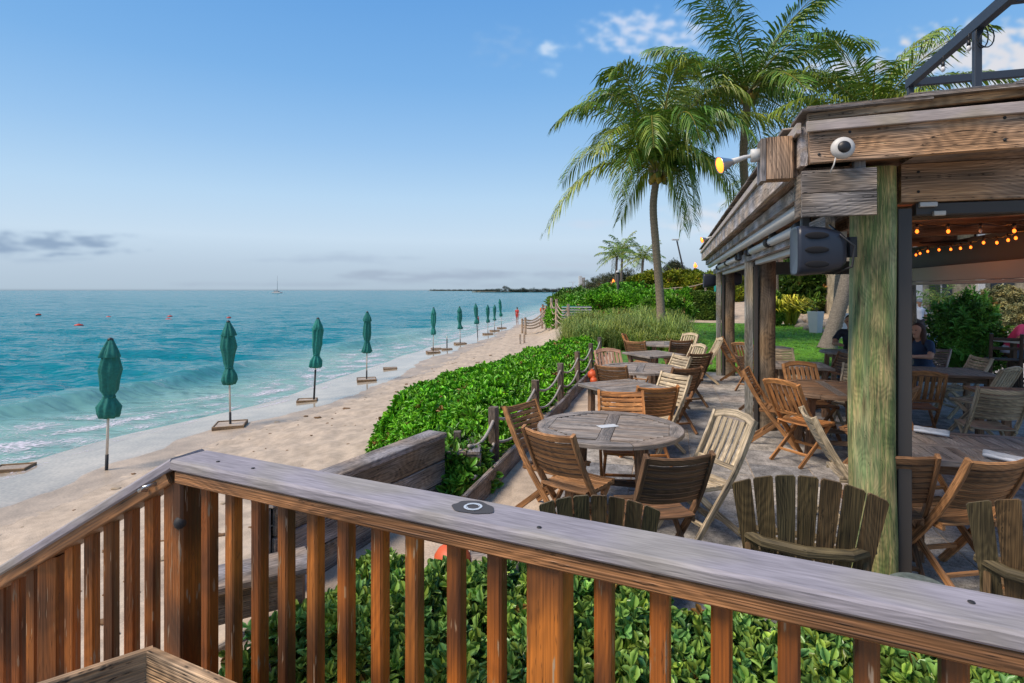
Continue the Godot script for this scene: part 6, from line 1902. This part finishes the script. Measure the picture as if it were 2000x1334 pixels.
	kb.set_meta("kind", "structure")
	var pc := Q(11.6, 23.5, 0.0)
	for s in [-1.0, 1.0]:
		obj("coping", block(pc + Vector3(s * 2.62, 0.04, 0), Vector3(0.24, 0.09, 6.5)), M["stone"], kb)
		obj("coping", block(pc + Vector3(0, 0.04, s * 3.12), Vector3(4.98, 0.09, 0.24)), M["stone"], kb)
		obj("tile_band", block(pc + Vector3(0, 0.0, s * 2.98), Vector3(4.96, 0.14, 0.03)), mat(Color(0.03, 0.12, 0.2), 0.2), kb)
	# beige building behind the pool and a pink one behind the thicket
	var bd := thing("hotel_building", "beige building with columns and dark windows behind the pool", "building", Q(20.5, 34.5), THETA)
	obj("wall", block(Vector3(0, 2.6, -3), Vector3(22, 5.2, 6), 0.02), M["plaster"], bd)
	obj("roof", block(Vector3(0, 5.4, -2.6), Vector3(23.5, 0.4, 8.0), 0.05), M["farwhite"], bd)
	obj("plinth", block(Vector3(0, 0.2, 0.2), Vector3(21.8, 0.4, 0.4), 0.02), M["concrete"], bd)
	for i in 8:
		var x := -9.6 + i * 2.7
		obj("column", block(Vector3(x + 1.35, 2.5, 0.9), Vector3(0.32, 5.0, 0.32), 0.02), M["farwhite"], bd)
		var w := obj("window", block(Vector3(x, 1.75, 0.03), Vector3(1.0, 1.9, 0.06), 0.005), M["window"], bd)
		obj("frame", block(Vector3(x, 2.76, 0.07), Vector3(1.2, 0.12, 0.1), 0.005), M["farwhite"], w)
		obj("mullion", block(Vector3(x, 1.75, 0.075), Vector3(0.07, 1.9, 0.05), 0.005), M["farwhite"], w)
		obj("sill", block(Vector3(x, 0.74, 0.10), Vector3(1.2, 0.1, 0.16), 0.005), M["farwhite"], w)
	var pb := thing("villa", "pinkish villa wall showing above the thicket", "building", Q(12.0, 58.0), THETA)
	obj("wall", block(Vector3(0, 2.6, -3), Vector3(14, 5.2, 6), 0.02), M["plaster_pink"], pb)
	obj("roof", block(Vector3(0, 5.4, -3), Vector3(15, 0.4, 7), 0.05), M["farwhite"], pb)
	for i in 4: obj("window", block(Vector3(-5 + i * 3.2, 3.2, 0.03), Vector3(1.1, 1.4, 0.06), 0.005), M["window"], pb)

# ---------------------------------------------------------------- small things
func build_small() -> void:
	for q in [[G(1160, 744, 0.085), 0.08, "orange float hung low on the rope fence"], [G(1157, 732, 0.19), 0.10, "larger orange float hung on the rope fence"], [P(884, 1098, 3.2), 0.11, "orange float lying in the leaves behind the railing"]]:
		var o := thing("fishing_float", q[2], "float", q[0])
		obj("ball", ball(Vector3.ONE * q[1], 0.05, 16), M["orange"], o)
		obj("eyelet", lathe([Vector2(0.03, q[1] * 0.95), Vector2(0.035, q[1] * 1.15), Vector2(0.0, q[1] * 1.17)], 10), M["orange"], o)
	var sl := thing("log_stool", "grey round wooden stool half hidden behind the railing", "stool", Vector3(P(975, 0, 3.25).x, 0.0, -3.25))
	obj("seat", lathe([Vector2(0.0, 0.30), Vector2(0.165, 0.30), Vector2(0.175, 0.32), Vector2(0.175, 0.38), Vector2(0.165, 0.395), Vector2(0.0, 0.40)], 24), M["plank"][2], sl)
	obj("stump", lathe([Vector2(0.0, 0.001), Vector2(0.13, 0.001), Vector2(0.12, 0.30), Vector2(0.0, 0.30)], 16), M["plank"][1], sl)
	for q in [[1252, 1050, "pale green glazed drum stool beside the dark slatted chair"], [1795, 1140, "pale green glazed drum stool at the foot of the green post"]]:
		var p := G(q[0], q[1], 0.42)
		var o := thing("garden_stool", q[2], "stool", Vector3(p.x, 0.003, p.z))
		obj("drum", lathe([Vector2(0.0, 0.0), Vector2(0.12, 0.0), Vector2(0.15, 0.1), Vector2(0.165, 0.22), Vector2(0.15, 0.36), Vector2(0.14, 0.40), Vector2(0.12, 0.415), Vector2(0.0, 0.42)], 28), M["glaze"], o)
	var cd := obj("table_card", bar(Vector3(-0.085, 0, 0), Vector3(0.085, 0, 0), 0.09, 0.003, Vector3.BACK, 0.001), M["card"], null, Transform3D(Basis(Vector3.UP, 0.35), G(1187, 832, 0.747)))
	tag(cd, "white card lying in the middle of the near round table", "card")
	for q in [[1819, 842, 0.5, "white rolled napkin on the long table near the green post"], [1962, 893, 0.75, "white rolled napkin nearest the edge of the long table"]]:
		var p := G(q[0], q[1], 0.775)
		var o := thing("rolled_napkin", q[3], "napkin", p, -q[2] - 0.35)
		var st := begin(false)
		for k in 2:
			var pts := []
			for i in 9: pts.append(Vector3(-0.115 + 0.23 * i / 8.0, 0.002 * sin(i * 2.0), 0.003 * cos(i * 1.7)))
			add_tube(st, pts, [0.026], 14)
		obj("roll", done(st), M["napkin"], o)
		obj("fold", tube([Vector3(-0.112, -0.006, 0.018), Vector3(0.118, -0.006, 0.018)], [0.013], 10), M["napkin"], o)
	var bt := thing("bar_table", "tall white-edged bar table in front of the woman in magenta", "bar table", Vector3(9.0, 0.003, -9.75))
	obj("top", block(Vector3(0.1, 1.02, 0), Vector3(1.1, 0.05, 0.6), 0.008), M["white"], bt)
	for s in [-1.0, 1.0]: obj("leg", block(Vector3(0.1 + 0.42 * s, 0.5, 0), Vector3(0.07, 0.99, 0.07)), M["w_bar"][0], bt)

func _ready() -> void:
	rng.seed = 20240
	# camera: lens shifted down so that uprights stay upright
	var cam := Camera3D.new()
	cam.name = "camera"
	add_child(cam)
	cam.position = Vector3(0, EYE, 0)
	cam.set_frustum(1334.0 / F * 0.1, Vector2(0, -100.0 / F * 0.1), 0.1, 20000.0)
	cam.current = true
	var env := Environment.new()
	env.background_mode = Environment.BG_SKY
	env.tonemap_mode = Environment.TONE_MAPPER_LINEAR
	env.tonemap_exposure = 2.85
	env.sdfgi_enabled = true
	env.ssao_enabled = true
	env.ssil_enabled = true
	make_materials()
	build_sky(env)
	var we := WorldEnvironment.new()
	we.environment = env
	add_child(we)
	var sun := DirectionalLight3D.new()
	sun.name = "sun"
	add_child(sun)
	sun.light_color = Color(1.0, 0.93, 0.85)
	sun.light_energy = 0.5
	sun.light_angular_distance = 25.0
	sun.shadow_enabled = true
	sun.look_at_from_position(Vector3(-12, 17, 5), Vector3.ZERO)
	make_leaf_kit()
	chair_kit()
	build_land()
	build_sea()
	build_patio()
	build_pavilion()
	build_roof_frame()
	build_railing()
	build_stair()
	build_fence()
	build_palms()
	build_beach_hedge()
	build_front_shrub()
	build_planting()
	build_background()
	build_lamps()
	# tables
	round_table("large round slatted table with a white card, beside the rope fence", Vector3(0.83, 0, -4.80), 0.615, THETA)
	box_table("square grey table between the card table and the next round table", Vector3(1.36, 0, -6.84), 0.80, 0.80, -1.104)
	round_table("weathered round table beside the orange floats", Vector3(1.93, 0, -8.45), 0.60, THETA, "w_g", false)
	box_table("square grey table beyond the pale pink chair", Vector3(2.60, 0, -10.35), 0.82, 0.82, -1.14)
	round_table("round table nearest the palm trunk", Vector3(3.38, 0, -12.3), 0.56, THETA, "w_g", false)
	round_table("dark round table under the pavilion beside the orange-brown chair", Vector3(3.78, 0, -6.68), 0.66, THETA, "w_m")
	box_table("square table behind the dark pavilion post", Vector3(4.48, 0, -8.8), 0.82, 0.82, THETA, "w_g", 9)
	round_table("round table between the two far pavilion posts", Vector3(5.08, 0, -11.4), 0.56, THETA, "w_g", false)
	round_table("small round table in front of the seated man in navy", Vector3(6.35, 0, -10.7), 0.45, THETA, "w_g", false)
	box_table("long slatted table with rolled napkins", Q(2.52, 4.92), 1.95, 0.92, THETA, "w_g", 22, true)
	box_table("long brown table in front of the seated woman", Vector3(6.0, 0, -8.15), 1.5, 0.9, THETA, "w_m", 14)
	box_table("brown square table behind the wide pale chair", Vector3(5.75, 0, -6.35), 0.8, 0.8, THETA, "w_b", 9)
	# chairs: kind, x and distance of the top of the back, facing x and z, tone, label
	for c in [
		["A", 0.07, 5.0, 0.77, 0.63, "b", "brown folding chair beside the rope fence, facing the card table"],
		["A", 0.25, 4.0, 0.64, -0.77, "b", "brown folding chair drawn up to the card table beside the railing slats"],
		["A", 1.02, 3.42, -0.17, -0.98, "k", "dark brown folding chair with its back to the railing"],
		["B", 1.78, 4.5, -0.93, 0.36, "p", "pale upright-slat folding chair turned to the card table"],
		["A", 1.08, 5.60, -0.1, 1.0, "o", "orange-brown folding chair on the far side of the card table"],
		["A", 1.52, 5.85, -0.12, -1.0, "o", "orange-brown wide-slat chair pushed up to the square table"],
		["A", 1.97, 6.75, -0.84, 0.54, "p", "pale folding chair at the corner of the square table"],
		["A", 1.31, 7.5, 0.5, -0.85, "b", "brown folding chair between the square table and the floats"],
		["A", 2.28, 7.3, -0.3, -0.95, "k", "dark chair with its back to the square table"],
		["B", 1.58, 9.35, 0.2, 0.98, "r", "pale pink upright-slat chair against the rope fence"],
		["A", 2.62, 8.65, -0.9, 0.3, "p", "pale slatted chair at the weathered round table"],
		["A", 3.02, 9.0, -0.35, -0.95, "k", "dark brown chair at the second square table beside the paving"],
		["A", 2.42, 11.15, 0.6, -0.8, "b", "brown chair between the second square table and the last round table"],
		["B", 3.38, 10.15, -0.9, 0.25, "p", "silvery chair at the second square table"],
		["B", 2.5, 12.6, 0.9, 0.3, "o", "orange-brown chair at the last round table beside the beach grass"],
		["A", 3.42, 11.35, 0.0, -1.0, "k", "dark chair at the last round table"],
		["B", 4.05, 12.75, -0.8, 0.5, "p", "silvery chair at the last round table beside the lawn"],
		["B", 4.25, 11.5, -1.0, -0.15, "p", "pale chair seen edge-on beside the farthest pavilion post"],
		["A", 4.42, 12.0, 0.8, 0.55, "b", "brown chair behind the farthest pavilion post"],
		["B", 4.28, 10.45, 0.75, -0.6, "b", "brown upright-slat chair beside the farthest pavilion post"],
		["A", 3.52, 8.75, 0.98, 0.1, "k", "dark chair at the square table behind the pavilion post"],
		["A", 2.98, 7.2, 0.85, 0.5, "b", "brown chair behind the orange-brown upright-slat chair"],
		["B", 2.92, 6.12, 0.9, -0.42, "o", "bright orange-brown upright-slat chair at the dark round table"],
		["B", 3.88, 7.62, 0.0, 1.0, "b", "brown upright-slat chair on the far side of the dark round table"],
		["A", 4.62, 9.75, -0.15, 1.0, "p", "pale chair on the far side of the table behind the post"],
		["A", 5.35, 8.95, -1.0, 0.1, "k", "dark chair leaning its back near the lawn lamp"],
		["A", 4.72, 7.6, -0.7, 0.7, "p", "pale chair at the dark round table near the green post"],
		["A", 2.42, 4.62, 0.96, 0.27, "p", "pale chair at the end of the napkin table"],
		["A", 2.90, 3.34, -0.15, -1.0, "b", "brown wide-backed chair in front of the napkin table"],
		["A", 2.36, 3.46, 0.35, -0.95, "k", "dark chair tucked behind the green post"],
		["A", 3.52, 5.40, 0.2, 1.0, "o", "tan chair on the far side of the napkin table"],
		["A", 5.0, 5.72, 0.3, -0.95, "p", "wide pale chair beyond the napkin table"],
		["B", 4.95, 6.75, 0.35, -0.9, "b", "brown arched-top chair in front of the long brown table"],
		["B", 4.02, 5.65, -0.6, -0.7, "b", "brown upright-slat chair at the dark round table by the green post"],
		["A", 7.05, 8.45, -0.9, -0.1, "p", "silvery chair at the end of the long brown table"],
		["B", 6.35, 7.15, -0.4, -0.9, "p", "silvery arched-top chair at the long brown table"],
		["A", 6.6, 6.3, -1.0, 0.0, "b", "tan chair at the brown square table"],
		["A", 7.35, 9.75, -0.85, 0.45, "g", "grey chair the woman in navy sits on"],
		["A", 7.1, 11.6, -0.6, 0.75, "b", "brown chair the man in navy sits on"]]:
		chair(c[0], c[1], c[2], c[3], c[4], c[5], c[6], "teak folding chairs on the terrace")
	slat_chair(0.44, 2.85, 0.14, -1.0, "mossy dark armchair of upright slats in front of the card table", 0.88)
	slat_chair(1.46, 2.78, 0.38, -0.92, "mossy dark armchair of upright slats beside the green post")
	slat_chair(2.40, 2.42, 0.62, -0.78, "mossy dark armchair of upright slats in front of the wide-backed brown chair")
	bar_stool("tall dark stool nearest the glossy bush", Vector3(8.15, 0.003, -9.35), 2.6)
	bar_stool("tall dark stool drawn up to the bar table", Vector3(8.62, 0.003, -9.2), 2.9)
	build_small()
	# umbrellas: pole foot pixel, top pixel, lean, slimness
	var list := [[208, 914, 655, 0.03, 1.28, 0.28, "furled teal umbrella standing straight in the dry sand"], [450, 830, 622, -0.02, 1.22, 0.34, "furled teal umbrella with a flared cap in a wooden base"], [613, 778, 615, 0.05, 1.2, 0.9, "furled teal umbrella leaning on a pole with a long dark foot"], [716, 740, 604, 0.01, 1.15, 0.36, "furled teal umbrella in the square wooden base by the stray block"], [846, 686, 597, 0.01, 1.1, 0.3, "furled teal umbrella beside the bare pole"], [899, 670, 596, -0.02, 1.15, 0.3, "furled teal umbrella just beyond the bare pole"], [933, 657, 590, -0.06, 1.1, 1.0, "furled teal umbrella leaning seawards on a dark pole"], [953, 651, 593, -0.01, 1.0, 0.3, "furled teal umbrella, first of a close pair"], [966, 645, 593, 0.0, 0.95, 0.3, "furled teal umbrella, second of a close pair"], [980, 640, 582, -0.07, 1.0, 0.4, "furled teal umbrella farthest down the beach"]]
	for i in list.size():
		var q: Array = list[i]
		var p := G(q[0], q[1], -1.22)
		p.y = land(p.x, p.z)
		var h: float = (q[1] - q[2]) * -p.z / F
		umbrella(q[6], p, h, Vector2(q[3], 0.0), q[4], q[5])
		if not i in [0, 2, 6]: umbrella_base("wooden base box holding umbrella: %s" % ["", "flared cap one", "", "beside stray block", "beside bare pole", "beyond bare pole", "", "first of close pair", "second of close pair", "farthest"][i], p + Vector3(0, -0.02, 0), 0.3, 0.66, 0.66)
	for q in [[762, 718, "stray tan wooden block on the wet sand"], [25, 905, "wooden base awash in the foam"], [600, 780, "half-buried wooden base beside the leaning umbrella"], [852, 679, "empty wooden base nearer the water than the bare pole"], [873, 681, "wooden base holding the bare pole"]]:
		var p := G(q[0], q[1], -1.24)
		p.y = land(p.x, p.z) - 0.04
		umbrella_base(q[2], p, 0.25, 0.55, 0.4)
	var bp := G(873, 680, -1.24)
	bp.y = land(bp.x, bp.z)
	var pole := thing("bare_pole", "bare umbrella pole standing without its canopy", "pole", bp)
	obj("pole", tube([Vector3(0, -0.2, 0), Vector3(0, 0.55, 0)], [0.03], 8), M["blackmatte"], pole)
	obj("upper_pole", tube([Vector3(0, 0.55, 0), Vector3(0, 0.72, 0)], [0.022], 8), M["pole"], pole)
	# people
	var skin := Color(0.42, 0.22, 0.14)
	person("man in white shirt and dark shorts walking beside the pool", Vector3(14.1, 0.006, -19.5), -0.35, "walk", skin, Color(0.62, 0.64, 0.70), Color(0.02, 0.02, 0.03), Color(0.3, 0.25, 0.2), "cap", Color(0.25, 0.27, 0.30), 0.02, 0.9)
	person("person with dark hair half hidden behind the man in white", Vector3(14.6, 0.006, -21.0), -0.5, "stand", skin, Color(0.10, 0.08, 0.09), Color(0.05, 0.05, 0.08), Color(0.1, 0.1, 0.1), "short", Color(0.02, 0.012, 0.01), 0.025, 0.95)
	person("seated woman with long curly hair in a navy shirt at the long brown table", Vector3(7.0, 0.003, -9.58), -1.25, "sit", Color(0.48, 0.27, 0.18), Color(0.012, 0.035, 0.075), Color(0.03, 0.04, 0.08), Color(0.1, 0.08, 0.06), "long", Color(0.045, 0.022, 0.012), 0.014, 1.0)
	person("seated man in a navy shirt resting his arm on the small round table", Vector3(6.78, 0.003, -11.25), -0.68, "sit", skin, Color(0.012, 0.016, 0.03), Color(0.05, 0.06, 0.10), Color(0.1, 0.08, 0.06), "short", Color(0.02, 0.013, 0.01), 0.016, 1.05)
	person("woman in magenta top leaning over the bar table", Vector3(9.15, 0.16, -10.3), 0.15, "lean", Color(0.20, 0.09, 0.055), Color(0.33, 0.02, 0.09), Color(0.16, 0.22, 0.36), Color(0.1, 0.08, 0.06), "long", Color(0.010, 0.007, 0.006), 0.016, 1.1)
	bar_stool("tall dark stool under the woman in magenta", Vector3(9.12, 0.003, -10.35), 0.15)
	var wpos := Vector3(P(1010, 0, 57.0).x, 0, -57.0)
	wpos.y = land(wpos.x, wpos.z)
	person("woman in a red swimsuit standing at the water's edge", wpos, 2.6, "stand", Color(0.36, 0.18, 0.11), Color(0.50, 0.06, 0.05), Color(0.50, 0.06, 0.05), Color(0.36, 0.18, 0.11), "tied", Color(0.02, 0.013, 0.01), 0.025, 0.86)
	var mpos := Vector3(P(1060, 0, 47.0).x, 0, -47.0)
	mpos.y = land(mpos.x, mpos.z)
	person("man in an orange shirt walking behind the driftwood fence", mpos, 0.4, "walk", Color(0.32, 0.16, 0.10), Color(0.75, 0.10, 0.015), Color(0.03, 0.05, 0.12), Color(0.2, 0.1, 0.07), "short", Color(0.02, 0.013, 0.01), 0.025, 1.0)
	var kpos := Vector3(P(934, 0, 56.0).x, 0, -56.0)
	kpos.y = sea_height(kpos.x, kpos.z) - 0.32
	person("child in red bathing in the shallow water", kpos, 1.2, "stand", Color(0.40, 0.20, 0.13), Color(0.50, 0.05, 0.06), Color(0.45, 0.05, 0.06), Color(0.4, 0.2, 0.13), "short", Color(0.02, 0.013, 0.01), 0.03, 0.58)
